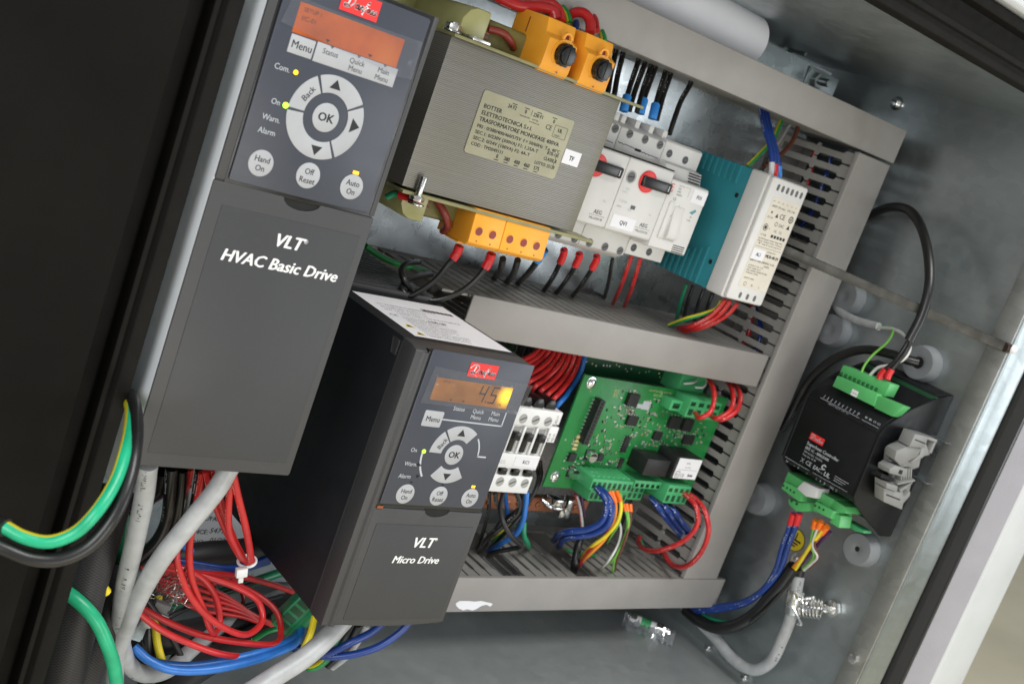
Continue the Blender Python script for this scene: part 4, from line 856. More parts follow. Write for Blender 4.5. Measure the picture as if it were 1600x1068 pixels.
mb = MB(); mb.prism(rrect(604.8, 634.4, -69.4, -7.0, 1.0), 100.0, 100.2, 'z', 0); z = 100.27
for k, s_ in enumerate(('+V', '+V', '+V', '-V', '-V', '-V')): mb.text(s_, 607+k*4.7, -10.2, 1.2, z, 1, 'c')
mb.text('24V/1.7A max.   DC OK', 606.5, -13.4, 1.4, z, 1, 'l', 0, 0.015, 1, 0, 25); mb.disc(609, -17, 0.8, z, 1); mb.text('DC OK', 606.2, -21, 1.3, z, 1)
mb.text('CE', 618, -19.6, 3.4, z, 1, 'l', 0, 0.01); mb.poly([(613.5, -19.5), (616.8, -19.5), (615.2, -16.6)], z, 1); mb.ring(630.4, -18, 1.6, 2.4, 0, 359.9, z-0.01, z, 1); mb.disc(630.4, -18, 0.8, z, 1); mb.ring(617.6, -23.6, 1.1, 1.5, 0, 359.9, z-0.01, z, 1); mb.text('EAC', 620.4, -24.8, 2.2, z, 1); mb.poly([(629, -24.8), (632.4, -24.8), (630.7, -21.6)], z, 1)
mb.ring(608.6, -27.5, 1.9, 2.4, 0, 359.9, z-0.01, z, 1); mb.disc(608.6, -27.5, 1.3, z, 1); mb.text('+', 612, -28.6, 1.8, z, 1); mb.text('+V ADJ.', 606.2, -33.2, 1.3, z, 1); mb.text('UL', 618, -29, 1.8, z, 1); mb.text('UL', 623.4, -29, 1.8, z, 1)
for k in range(5): mb.poly([(617+k*3.2, -33), (619.4+k*3.2, -33), (619.4+k*3.2, -31), (617+k*3.2, -31)], z, 1)
for k in range(3): mb.text(('No.28 Wuquan 3rd Rd., Wugu Dist.,', 'New Taipei City, Taiwan', 'Taiwan')[k], 606, -35.6-k*1.7, 0.95, z, 1, 'l', 0, 0.01, 1, 0, 26)
mb.poly([(605.8, -40.6), (633.6, -40.6), (633.6, -40.8), (605.8, -40.8)], z, 1); mb.text('MDR-40-24', 619.6, -46.6, 2.1, z, 1, 'l', 0, 0.04, 1, 0, 13.6); mb.text('POWER SUPPLY', 620, -43.2, 0.9, z, 1)
mb.text('INPUT:100-240VAC 1.1A', 606, -51, 1.4, z, 1, 'l', 0, 0.02, 1, 0, 26); mb.text('50/60Hz', 622, -53.2, 1.2, z, 1)
for k in range(4): mb.text(('OUTPUT: 24V 1.7A', 'TEST SURR. 50 C', 'USE COPPER CONDUCTORS', 'TORQUE 5 LB-IN')[k], 606.5, -54.6-k*1.7, 0.95, z, 1, 'l', 0, 0.01, 1, 0, (16, 14, 22, 13)[k])
mb.text('MADE IN CHINA', 607, -63.4, 1.0, z, 1); mb.ring(610.6, -67, 1.1, 1.4, 0, 359.9, z-0.01, z, 1); mb.text('N', 617, -68, 1.7, z, 1); mb.text('L', 625, -68, 1.7, z, 1)
mb.build('front_label', [M['cream'], M['ink']], t, O)
mb = MB(); mb.box(605.4, 618.2, -49.8, -42.4, 100.3, 100.5); mb.text('AL1', 611.8, -47.2, 2.3, 100.56, 1, 'c', 0, 0.03, 0.95); mb.build('marker_label', [M['paper'], M['ink']], t, O)
# ================================================================ contactor
O = (480, -242, 0); t = thing('contactor', 'white three pole contactor with KC1 sticker between small drive and green board', 'contactor', O)
mb = MB(); mb.box(478.6, 513.8, -241.6, -182.4, 8, 73.2); mb.box(478.6, 513.8, -194.4, -182.4, 73, 75.6); mb.box(478.6, 513.8, -241.6, -229.5, 73, 75.6); mb.box(478.6, 513.8, -224.5, -214.4, 73, 75.6); body = mb.build('housing', M['dev2'], t, O, 0.4)
MB().box(481, 524, -181.8, -170, 10, 38).build('terminal_shroud', M['blk2'], t, O, 0.4)
for k in range(3): mb = MB(); mb.prism([(484+k*10.6, -182.3), (492.5+k*10.6, -182.3), (492.5+k*10.6, -179.5), (490.5+k*10.6, -176), (486+k*10.6, -176), (484+k*10.6, -179.5)], 38, 73, 'z'); mb.build('wire_funnel', M['blk2'], t, O, 0.4)
for k in range(3):
    x = 487.3+k*10.7
    for y in (-189.8, -234.3): mb = MB(); mb.cyl((x, y, 75.4), (0, 0, 1), 3.3, 0.35, 22); mb.poly([(x-2.6, y-0.9), (x-2.2, y-1.5), (x+2.6, y+0.9), (x+2.2, y+1.5)], 75.8, 1); mb.build('terminal_screw', [M['devg'], M['hole']], t, O)
    mb = MB(); mb.box(x-3.9, x+3.3, -213.6, -196.4, 72.9, 73.4); mb.build('indicator_window', M['devg'], t, O)
    mb = MB(); mb.box(x-3.4, x+0.4, -213.2, -200, 73.3, 75.4); mb.box(x-3.2, x+2.2, -204.5, -199.4, 73.3, 77.6); mb.build('contact_lever', M['blk2'], t, O, 0.4)
    mb = MB(); mb.box(x-3.2, x+2.6, -229, -225, 72.9, 76.2); mb.box(x-3.2, x+0.4, -227.6, -224.9, 73, 77.0); mb.build('coil_latch', M['blk2'], t, O, 0.4)
    for side in (-5.2, 4.6): MB().box(x+side-0.5, x+side+0.5, -214, -195, 73, 75.4).build('rib', M['dev2'], body, O, 0.2)
mb = MB(); mb.text('AEG', 479.6, -221.5, 2.3, 75.7, 1); mb.build('lettering', [M['white'], M['lgrey']], body, O)
mb = MB(); mb.box(493, 513, -222.6, -215.6, 75.62, 75.85); mb.text('KC1', 502.6, -220.4, 2.3, 75.92, 1, 'c', 0, 0.03, 0.95); mb.build('marker_label', [M['paper'], M['ink']], t, O)
mb = MB(); mb.box(514.4, 524.6, -193.4, -184.4, 30, 70); mb.box(514.4, 526, -206.2, -195, 30, 70); ax = mb.build('auxiliary_block', M['dev2'], t, O, 0.4)
mb = MB()
for k, s_ in enumerate(('X2.8', 'X2.11')): mb.text(s_, 518+k*4, -192.6, 1.7, 70.1, 0, 'l', 0, 0.01, 1, 90)
for k, s_ in enumerate(('X2.9', 'X2.10', 'X2.12')): mb.text(s_, 517+k*3.7, -205.4, 1.6, 70.1, 0, 'l', 0, 0.01, 1, 90)
mb.build('lettering', M['ink'], ax, O)
mb = MB(); mb.prism([(513.9, -207), (521, -209), (518, -214), (521, -219), (514, -223)], 40, 62, 'z'); mb.build('rail_clip', M['clip'], t, O, 0.4)
# ================================================================ terminal busbar
O = (515, -270, 30); t = thing('earth_busbar', 'copper busbar with a row of screws under the contactor', 'busbar', O)
MB().box(512, 612, -271, -260.4, 33, 40).build('bar', M['copper'], t, O, 0.5)
for k in range(10):
    x = 516.8+k*9.15; mb = MB(); mb.lathe((x, -265.8, 40), (0, 0, 1), [(2.2, 0), (2.2, 1.0), (1.7, 1.5), (0, 1.6)], 16, 0); mb.poly([(x-1.5, -266.4), (x+1.5, -265.6), (x+1.5, -265.2), (x-1.5, -266)], 41.65, 1); mb.build('clamp_screw', [M['copper'], M['hole']], t, O)
mb = MB(); mb.box(566, 577, -261, -256, 42, 52); mb.tube([(560, -259, 44), (566, -262, 50), (578, -262, 50), (584, -256, 44)], 2.2, 10); mb.box(580, 590, -272, -258, 41, 47); mb.build('earth_clamp', M['chrome'], t, O, 0.6)
# ================================================================ green boards
O = (541, -242, 56); t = thing('circuit_board', 'large green control board with two black relays and green plugs', 'circuit board', O)
bz = 60.0
MB().box(540.8, 692, -242.5, -159.2, 58.2, bz).build('board', M['pcb'], t, O, 0.15)
for x, y in ((548.9, -164.1), (548.4, -234.2)):
    mb = MB(); mb.lathe((x, y, bz), (0, 0, 1), [(4.2, 0), (4.2, 0.3), (3.3, 0.4), (3.2, 1.4), (2.2, 2.2), (0, 2.3)], 22); mb.build('board_screw', M['chrome'], t, O)
a = Vector((560.2, -173.2, 0)); mb = MB(); mb.frame((559.2, -190, bz), (0.035, 0.999, 0), (-0.999, 0.035, 0)); mb.box(-16.5, 16.5, -2.4, 2.4, 0.1, 6.5); 
for k in range(12): mb.box(-15.5+k*2.65, -14.2+k*2.65, -0.9, 0.9, 6.4, 6.62, 1)
for k in range(12): mb.box(-15.3+k*2.65, -14.4+k*2.65, 2.4, 4.4, 0.1, 0.6, 2)
mb.build('pin_header', [M['chip'], M['hole'], M['tin']], t, O)
def chip(x, y, w, h, z, legs='tb', n=4):
    mb = MB(); mb.box(x-w/2, x+w/2, y-h/2, y+h/2, bz+0.2, bz+z)
    for k in range(n):
        if 't' in legs:
            q = x-w/2+w*(k+0.5)/n; mb.box(q-0.35, q+0.35, y+h/2, y+h/2+1.3, bz+0.05, bz+0.5, 1); mb.box(q-0.35, q+0.35, y-h/2-1.3, y-h/2, bz+0.05, bz+0.5, 1)
        if 'l' in legs:
            q = y-h/2+h*(k+0.5)/n; mb.box(x-w/2-1.3, x-w/2, q-0.35, q+0.35, bz+0.05, bz+0.5, 1); mb.box(x+w/2, x+w/2+1.3, q-0.35, q+0.35, bz+0.05, bz+0.5, 1)
    mb.build('chip', [M['chip'], M['tin']], t, O)
chip(591.2, -171, 10, 9, 3.4, 't', 3); chip(599.2, -186.5, 10, 7, 2.4, 't', 4); chip(642, -183.5, 11, 9, 3.2, 't', 3); chip(656.5, -184, 10, 9, 3.2, 't', 3)
chip(630.5, -195.3, 8, 6.5, 2.2, 't', 4); chip(664.5, -195.5, 11, 7, 2.4, 't', 4); chip(602.2, -204.8, 4.5, 12, 1.8, 'l', 6); chip(605, -219.5, 3.6, 7.5, 1.6, 'l', 4)
chip(555.6, -218.5, 6, 6, 2.6, 'l', 2); chip(582.5, -216.6, 4.6, 5, 2.2, 'l', 3)
for x, y in ((571.9, -215.8), (561.6, -229.5)):
    mb = MB(); mb.cyl((x, y, bz), (0, 0, 1), 3.7, 5.4, 22, 3.7, 0); mb.box(x-3.9, x+3.9, y-3.9, y+3.9, bz+0.1, bz+1.2, 1); mb.disc(x, y, 3.3, bz+5.45, 0); mb.poly([(x-3.3, y+0.8), (x-2.2, y+2.4), (x, y+3.3), (x+2.2, y+2.4), (x+3.3, y+0.8)], bz+5.5, 1); mb.build('capacitor', [M['chrome'], M['chip']], t, O)
rr = random.Random(11); mb = MB()
for cx, cy, sx, sy, n in ((592, -180, 8, 5, 18), (604, -178, 9, 8, 14), (616, -188, 8, 10, 16), (575, -208, 9, 12, 26), (588, -212, 10, 10, 24), (625, -180, 14, 10, 12), (640, -192, 16, 5, 18), (596, -222, 10, 8, 18), (652, -191, 12, 4, 16), (554, -209, 4, 6, 6), (566, -222, 6, 5, 10), (660, -176, 8, 4, 8), (625, -203, 6, 5, 8), (580, -185, 14, 8, 16), (612, -200, 10, 8, 20), (645, -200, 16, 4, 18), (675, -190, 8, 10, 14), (555, -228, 8, 8, 10), (610, -168, 30, 5, 14)):
    for k in range(n):
        x, y = cx+rr.uniform(-sx, sx), cy+rr.uniform(-sy, sy); v_ = rr.random() < 0.5; w, h = (1.7, 0.9) if v_ else (0.9, 1.7); mm = rr.choice((0, 1, 2, 2, 3))
        mb.box(x-w/2, x+w/2, y-h/2, y+h/2, bz+0.05, bz+0.6, mm)
        if v_: mb.box(x-w/2-0.35, x-w/2, y-h/2, y+h/2, bz+0.04, bz+0.5, 2); mb.box(x+w/2, x+w/2+0.35, y-h/2, y+h/2, bz+0.04, bz+0.5, 2)
for k in range(4): mb.box(553.5+0*k, 557.5, -204.5-k*2.9, -202.6-k*2.9, bz+0.05, bz+1.2, 4)
o = mb.build('small_components', [M['smd'], M['chip'], M['tin'], M['inkg'], M['gold']], t, O)
mb = MB(); z = bz+0.05
mb.text('DANFOSS 080G 2025 REV', 606, -163.4, 1.5, z, 0, 'l', 0.1); mb.text('ELECTRONICS', 612, -166.5, 1.6, z, 0, 'l', 0.2); mb.line([(573.5, -166), (577.5, -171.5)], 0.3, z); mb.line([(577.5, -166), (573.5, -171.5)], 0.3, z); mb.line([(573.2, -166.4), (578, -166.4), (576.8, -171), (574.4, -171), (573.2, -166.4)], 0.3, z)
mb.poly([(605, -171), (613, -171), (613, -177.5), (605, -177.5)], z, 1); mb.poly([(599, -173.8), (605, -173.8), (605, -177), (599, -177)], z, 1)
for k in range(24): mb.text(rr.choice(('R12', 'C7', 'D3', 'U4', 'R31', 'C22', 'Q2', 'J1')), rr.uniform(550, 680), rr.uniform(-222, -164), 0.9, z, 2)
mb.build('silkscreen', [M['gold'], M['lgrey'], M['gold']], t, O)
mb = MB()
for k in range(26):
    x, y = rr.uniform(545, 688), rr.uniform(-238, -162); mb.disc(x, y, 0.55, bz+0.03)
mb.build('solder_pad', M['tin'], t, O)
MB().box(611.5, 636, -220.2, -207.2, bz, 78).build('relay', M['chip'], t, O, 0.6)
r2 = MB().box(638.6, 666.4, -219.6, -202.4, bz, 80).build('relay', M['chip'], t, O, 0.6)
mb = MB(); mb.box(641, 665.6, -219.0, -203.2, 80.0, 80.25); z = 80.32
mb.text('49.82', 650, -207.4, 1.3, z, 1); mb.text('24 V DC', 650, -210.6, 1.2, z, 1); mb.line([(643, -212), (664, -212)], 0.15, z, 1); mb.text('CE', 647.6, -217.6, 2.6, z, 1); mb.text('finder', 655.6, -217, 2.1, z, 1, 'l', 0.2, 0.03, 0.8); mb.line([(642.4, -213.6), (646.6, -213.6), (646.6, -217.8), (642.4, -217.8), (642.4, -213.6)], 0.4, z, 1); mb.text('EN', 643, -216.6, 1.5, z, 1)
mb.build('relay_label', [M['paper'], M['ink']], r2, O)
def plug(x0, x1, y0, y1, z0, z1, n, ridge=True, m_='tgreen', face='b'):
    mb = MB(); mb.box(x0, x1, y0, y1, z0, z1)
    if ridge:
        for k in range(n):
            w = (x1-x0)/n; mb.prism([(x0+k*w+0.3, y1), (x0+k*w+w-0.3, y1), (x0+k*w+w/2, y1+1.5)], z0+2, z1-3, 'z')
    p_ = mb.build('terminal_plug', M[m_], t, O, 0.3)
    q = MB(); w = (x1-x0)/n
    for k in range(n):
        x = x0+(k+0.5)*w; q.box(x-w*0.28, x+w*0.28, y0+1.6, y0+(y1-y0)*0.45, z1-0.2, z1+0.06); q.box(x-w*0.3, x+w*0.3, y1-5.2, y1-2.2, z1-0.2, z1+0.06)
    q.build('wire_entry', M['pcbd'], p_, O)
    return p_
plug(563.8, 604, -233.6, -225, 60, 80, 8); plug(568, 604.5, -242.5, -234, 60, 78, 8, False)
plug(641.5, 666, -239.4, -225, 60, 80, 4, False); plug(612, 640, -232, -226, 58, 74, 5, False); plug(613, 634, -245, -233.4, 46, 66, 4, False)
plug(634, 669, -173.6, -159.6, 60, 75, 4, False); plug(621.5, 633.6, -172, -164, 60, 70, 1, False)
O = (560, -180, 36); t = thing('circuit_board', 'dark green upper board tucked under the middle cable duct', 'circuit board', O)
MB().box(540, 690, -164, -136, 38, 40).build('board', M['pcbd'], t, O, 0.15)
mb = MB()
for k in range(30): x = 545+k*3.2; mb.disc(x+rr.uniform(-1, 1), -152+rr.uniform(-6, 4), 0.7, 40.05, rr.choice((0, 0, 1)))
mb.build('solder_pad', [M['tin'], M['gold']], t, O)
mb = MB(); mb.box(556, 592, -146.5, -143.2, 40, 43); mb.build('pin_header', M['chip'], t, O)
mb = MB(); mb.box(636, 664, -162, -147, 40, 58); mb.build('terminal_plug', M['tgreen'], t, O, 0.4)
# ================================================================ wall mounted things (local x = towards the door, z = out of the side panel)
def WL(x, y, u): p = atu(x, y, u); return (p.z-150, p.y+150, UR-u)
def wthing(name, label, cat, group=None): return thing(name, label, cat, (UR-0.3, -150, 150), -math.pi/2, group)
O = (0, 0, 0)
t = wthing('superheat_controller', 'black controller box with green plugs on the right cabinet wall', 'controller')
def yz(pr): return [(v+150, z) for v, z in pr]
side = yz([(-94, 0), (-98.6, 19), (-110, 45), (-118.5, 57), (-125, 65), (-130.5, 68), (-178, 66.5), (-183, 61), (-190, 48), (-200, 26), (-206, 14), (-206, 0)])
body = yz([(-94, 0), (-96, 18), (-114.5, 26), (-114.5, 55), (-124.6, 64.4), (-130.6, 67.4), (-178, 65.9), (-182.6, 60.6), (-184, 30), (-200, 16), (-204, 0)])
mb = MB(); mb.prism(body, -31.5, 31.5, 'x'); hs = mb.build('housing', M['black'], t, O, 0.5)
mb = MB(); mb.prism(side, -33.6, -31.3, 'x'); mb.build('end_cheek', M['black'], t, O, 0.4)
mb = MB(); mb.prism(side, 31.3, 33.6, 'x'); mb.build('end_cheek', M['black'], t, O, 0.4)
mb = MB(); mb.box(-31.6, 32.5, 19.2, 19.7, 66.8, 67.9); mb.build('front_ridge', M['blk2'], hs, O, 0.2)
mb = MB(); mb.frame((0, 19.6, 67.0), (1, 0, 0), (0, 0.9, -0.44))
for k in range(10): mb.text(str(k+1), -20+k*3.35, 4.6, 1.3, 0.9, 0, 'c', 0, 0.03); mb.poly([(-20.4+k*3.35, 3.7), (-19.6+k*3.35, 3.7), (-19.6+k*3.35, 4.2), (-20.4+k*3.35, 4.2)], 0.9)
for k in range(4): mb.text(('B1', 'B2', 'C1', 'C2')[k], 17+k*3.6, 4.6, 1.4, 0.9, 0, 'c', 0, 0.03)
mb.line([(-22, 2.6), (13, 2.6)], 0.25, 0.9); mb.line([(15, 2.6), (29.6, 2.6)], 0.25, 0.9); mb.text('DIGITAL IN   ANALOG   SUPPLY    BUS', -14, 1.2, 0.75, 0.9)
mb.frame((0, 0, 67.3), (1, 0, 0), (0, 1, -0.03)); Y = lambda v: v+150
logo(mb, -17, Y(-157.4), 12.6, 5.0, 0.1, 1, 0)
mb.text('Superheat Controller', -16.8, Y(-161.6), 2.3, 0.1, 0, 'l', 0, 0.03, 1, 0, 29); mb.text('EKE 1C - 080G5400', -16.6, Y(-164.9), 1.95, 0.1, 0, 'l', 0, 0.03, 1, 0, 21.5); mb.text('24V AC/DC  50/60Hz', -16.4, Y(-167.5), 1.35, 0.1, 0, 'l', 0, 0.01, 1, 0, 17); mb.text('Pout max. 20 W', -16.4, Y(-169.8), 1.35, 0.1, 0, 'l', 0, 0.01, 1, 0, 12)
mb.text('CE', -11.4, Y(-174.6), 3.0, 0.1); mb.text('EAC', -4.4, Y(-174.6), 2.7, 0.1, 0, 'l', 0, 0.02); mb.ring(3.6, Y(-170.0), 1.0, 2.0, 30, 330, 0.0, 0.1); mb.text('UL', 5.4, Y(-175), 3.0, 0.1, 0, 'l', 0.2, 0.035); mb.text('us', 9.6, Y(-175), 1.4, 0.1); mb.text('c', 3.6, Y(-175), 1.6, 0.1)
mb.line([(-15.8, Y(-171.6)), (-13.2, Y(-174.8))], 0.3, 0.1); mb.line([(-13.2, Y(-171.6)), (-15.8, Y(-174.8))], 0.3, 0.1)
for k in range(3): mb.line([(14.5, Y(-171.2-k*1.5)), (26.5-k*2, Y(-171.2-k*1.5))], 0.3, 0.1)
mb.line([(-28.8, Y(-177.4)), (-6, Y(-177.4))], 0.22, 0.1); mb.line([(-3, Y(-177.2)), (28, Y(-176.6))], 0.22, 0.1)
for k, s_ in ((-26, '24'), (-22.6, '-'), (-18.8, '~'), (-15, 'F'), (-7, '1'), (2.2, 'L'), (5.6, 'A'), (9.4, 'B'), (16, 'NO'), (20, 'C')): mb.text(s_, k, Y(-181.0+0.6), 1.5, 0.1, 0, 'c')
mb.build('lettering', [M['lgrey'], M['red']], hs, O)
def pbox(name, pts, u, depth, m_, parent=None, bev=0.3):
    """front face given by picked corners lying at distance u from the camera axis plane; extruded towards the wall"""
    L = [WL(x, y, u) for x, y in pts]; mb = MB(); mb.prism([(p[0], p[1]) for p in L], L[0][2]-depth, L[0][2], 'z'); return mb.build(name, M[m_], parent or t, O, bev)
cz = lambda ox, oy, s: (lambda x, y: (ox+x*s, oy+y*s))
g1 = cz(1210, 560, 210/1246); g2 = cz(1220, 680, 260/1543)
MB().box(-31, 33, 36, 52, 17, 20).build('inner_board', M['pcbd'], t, O, 0.1)
pbox('terminal_plug', [g1(585, 158), g1(958, 325), g1(922, 442), g1(540, 255)], 705, 12, 'tgreen2')
p_ = pbox('terminal_plug', [g1(600, 148), g1(640, 60), g1(1078, 232), g1(1020, 345), g1(955, 312)], 711, 12, 'tgreen2')
mb = MB()
for k in range(9):
    a, b_ = WL(*g1(612+k*40.5, 130+k*18.0), 710.8), WL(*g1(640+k*40.5, 142+k*18.0), 710.8); mb.ring((a[0]+b_[0])/2, (a[1]+b_[1])/2-0.5, 0.55, 1.25, 20, 340, 57.0, 57.4)
mb.build('wire_entry', M['pcbd'], p_, O)
pbox('terminal_plug', [g1(962, 345), g1(1195, 440), g1(1090, 535), g1(925, 455)], 706, 10, 'tgreen2')
q = WL(*g1(745, 320), 705); mb = MB(); mb.box(q[0]-2.6, q[0]+2.6, q[1]-2.1, q[1]+2.1, q[2]+0.02, q[2]+0.25); mb.text('I/O-N', q[0], q[1]-0.8, 1.3, q[2]+0.3, 1, 'c'); mb.build('marker_label', [M['paper'], M['ink']], t, O)
pbox('terminal_plug', [g2(70, 335), g2(215, 425), g2(185, 500), g2(35, 420)], 712, 26, 'tgreen2'); pbox('terminal_plug', [g2(35, 425), g2(190, 505), g2(200, 615), g2(165, 610), g2(5, 492)], 708, 24, 'tgreen2')
pbox('terminal_plug', [g2(70, 585), g2(165, 620), g2(265, 625), g2(260, 700), g2(150, 705), g2(75, 640)], 712, 12, 'tgreen2')
pbox('white_plug', [g2(215, 425), g2(350, 492), g2(322, 582), g2(235, 565), g2(150, 490)], 706, 14, 'tie')
pbox('terminal_plug', [g2(355, 515), g2(490, 590), g2(455, 665), g2(335, 600)], 712, 26, 'tgreen2'); pbox('terminal_plug', [g2(325, 612), g2(450, 672), g2(490, 700), g2(465, 772), g2(298, 690)], 708, 24, 'tgreen2')
pbox('terminal_plug', [g2(492, 592), g2(600, 660), g2(600, 720), g2(500, 710), g2(462, 665)], 713, 24, 'tgreen2'); pbox('terminal_plug', [g2(500, 715), g2(560, 745), g2(540, 855), g2(455, 805)], 712, 14, 'tgreen2')
pbox('terminal_plug', [g2(560, 770), g2(620, 790), g2(770, 880), g2(770, 905), g2(700, 890), g2(560, 805)], 735, 10, 'tgreen')
mb = MB()
for k in range(4):
    q = WL(*g2(28+k*32, 465+k*20), 708); mb.disc(q[0], q[1], 0.9, q[2]+0.05)
for k in range(3):
    q = WL(*g2(322+k*38, 648+k*20), 708); mb.disc(q[0], q[1], 0.9, q[2]+0.05)
for x, y in ((103, 605), (150, 632)):
    q = WL(*g2(x, y), 712); mb.disc(q[0], q[1], 1.1, q[2]+0.05)
mb.build('wire_entry', M['pcbd'], t, O)
# DIN rail end clip
cc = cz(1180, 480, 420/1180)
def DL(x, y, D): p = at(*cc(x, y), D); return (p.y+150, UR-p.x)
t = wthing('rail_end_clamp', 'pale grey plastic terminal block clipped beside the black controller', 'terminal block')
out = [(690, 548), (745, 560), (802, 580), (772, 648), (748, 652), (735, 710), (700, 722), (706, 765), (690, 830), (640, 885), (560, 850), (562, 762), (612, 775), (625, 742), (575, 722), (577, 700), (600, 685), (605, 640), (615, 625), (665, 600)]
mb = MB(); mb.prism([DL(x, y, 406) for x, y in out], 37, 41, 'x')
for q, a, b_ in (([(690, 548), (748, 562), (730, 612), (664, 604)], 41, 50.5), ([(664, 608), (728, 617), (705, 652), (632, 690), (608, 664), (616, 627)], 41, 49), ([(752, 566), (802, 581), (798, 592), (750, 577)], 41, 48), ([(788, 592), (798, 592), (776, 642), (764, 638)], 41, 48),
    ([(736, 602), (754, 600), (772, 648), (748, 654), (700, 690), (688, 682), (728, 648)], 41, 47.4), ([(646, 694), (744, 660), (736, 708), (658, 708)], 41, 45), ([(602, 687), (654, 702), (648, 738), (577, 720), (578, 702)], 41, 50.5),
    ([(562, 762), (612, 776), (608, 800), (562, 786)], 41, 51), ([(562, 790), (606, 804), (640, 812), (648, 850), (640, 884), (560, 850)], 41, 49), ([(644, 806), (704, 766), (698, 778), (656, 810), (662, 838), (690, 812), (688, 832), (642, 884), (652, 850)], 41, 46.5)):
    mb.prism([DL(x, y, 402) for x, y in q], a, b_, 'x')
for k in range(5): mb.prism([DL(x, y, 402) for x, y in ((656+k*10, 712), (661+k*10, 713), (656+k*10.6, 772), (650+k*10.6, 772))], 41, 46, 'x')
mb.prism([DL(x, y, 402) for x, y in ((626, 772), (704, 756), (704, 763), (626, 780))], 41, 48, 'x')
bd_ = mb.build('housing', M['clip'], t, O, 0.35)
mb = MB(); mb.prism([DL(x, y, 402) for x, y in [(568, 735), (625, 760), (612, 772), (562, 752)]], 41, 46, 'x'); mb.prism([DL(x, y, 402) for x, y in [(622, 704), (636, 708), (630, 726), (615, 720)]], 50.4, 50.7, 'x'); mb.prism([DL(x, y, 402) for x, y in [(690, 570), (735, 588), (733, 592), (688, 575)]], 50.4, 50.7, 'x'); mb.prism([DL(x, y, 402) for x, y in [(572, 815), (632, 838), (630, 843), (570, 820)]], 48.9, 49.2, 'x'); mb.build('opening', M['hole'], bd_, O)
t = wthing('mounting_rail', 'galvanised mounting rail carrying the black controller on the wall', 'rail')
mb = MB(); mb.box(-40, 46, -7, 24, 0.4, 1.4); mb.box(-40, 46, -8, -6.8, 0.4, 7); mb.box(-40, 46, 23.8, 25, 0.4, 7); mb.build('rail', M['galv2'], t, O, 0.3)
# cable glands
def gland(x, y, u, r, h, hole, label):
    p = atu(x, y, u); ct = (UR-0.2, p.y, p.z); t = thing('cable_gland', label, 'cable gland', ct, 0, 'grey cable glands')
    mb = MB(); mb.lathe(ct, (-1, 0, 0), [(r*1.06, 0), (r*1.06, h*0.45), (r, h*0.55), (r*0.97, h*0.93), (r*0.93, h), (r*0.5, h+0.1), (hole+0.6, h-0.3), (hole, h-0.6)], 36); mb.build('body', M['gland'], t, ct, 0)
    if hole == 3: return
    mb = MB(); mb.cyl(Vector(ct)+Vector((-h+0.7, 0, 0)), (-1, 0, 0), hole, 0.15, 20); mb.build('bore', M['hole'], t, ct)
gland(1434, 566, 757, 12.8, 11, 4.4, 'round grey cable gland with black cable entering above the controller')
gland(1339, 857, 757, 12.2, 11, 2.0, 'round grey cable gland with empty hole below the black controller')
gland(1318, 462, 757, 12.5, 11, 3, 'grey cable gland highest beside the vertical duct, half hidden by it')
gland(1296, 514, 757, 12.5, 11, 3, 'grey cable gland mostly hidden by vertical duct, second from top')
gland(1178, 778, 757, 12.5, 11, 3, 'grey cable gland peeking out low behind the vertical duct')
# earth sticker
p = atu(1243, 843, UR); O = (UR, p.y, p.z); t = thing('earth_sticker', 'round yellow sticker with black earth symbol on the side wall', 'sticker', O)
mb = MB(); mb.frame((UR-0.35, p.y, p.z), (0, 0, 1), (0, 1, 0)); mb.frame((UR-0.35, p.y, p.z), (0, 0, 1), (0, 1, 0))
f_ = MB(); f_.frame((UR-0.35, p.y, p.z), (0, -0.0, 1), (0, 1, 0))
n = 36
ring_pts = lambda r, dx: [f_.v(r*math.cos(2*math.pi*i/n), r*math.sin(2*math.pi*i/n), dx) for i in range(n)]
f_.f(ring_pts(8.8, 0)[::1], 1); f_.f(ring_pts(8.3, 0.05), 0)
for (a0, a1, b0, b1) in ((-0.6, 0.6, 0, 6), (-5.5, 5.5, -0.8, 0.8), (-3.8, 3.8, -3.2, -1.8), (-2.0, 2.0, -5.4, -4.0)): f_.f([f_.v(a0, b0, 0.1), f_.v(a1, b0, 0.1), f_.v(a1, b1, 0.1), f_.v(a0, b1, 0.1)], 1)
for i, p_ in enumerate(f_.V): pass
f_.V = [Vector((2*(UR-0.35)-q.x if q.x > UR-0.35 else q.x, q.y, q.z)) for q in f_.V]
f_.build('disc', [M['yel'], M['ink']], t, O)
# stay bar
a, b_ = at(1218, 387, 514), at(1578, 545, 392); O = tuple(a)
t = thing('stay_bar', 'flat steel stay bar reaching from the middle duct to the right door frame', 'bar', O)
mb = MB(); d = (b_-a); mb.frame(a, d, (0, 1, 0)); L = d.length; mb.box(0, L, -3.2, 3.2, -0.9, 0.9); mb.box(0, L, 1.9, 3.3, -4.0, -0.9); mb.build('bar', mat('dull_steel', (0.065, 0.063, 0.055), 0.5, 0.6, 0.4, 90, 0.3, 400), t, O, 0.3)
mb = MB(); mb.cyl(b_+Vector((-4, 0, -2)), (1, 0, 0.25), 3.2, 6, 18, 2.4); mb.build('rivet', M['rust'], t, O); mb = MB(); mb.lathe(b_+Vector((1, 0.6, 1)), (0.2, 0, 1), [(3.4, 0), (3.2, 1.5), (2, 2.8), (0, 3.2)], 18); mb.build('rivet', M['paper'], t, O)
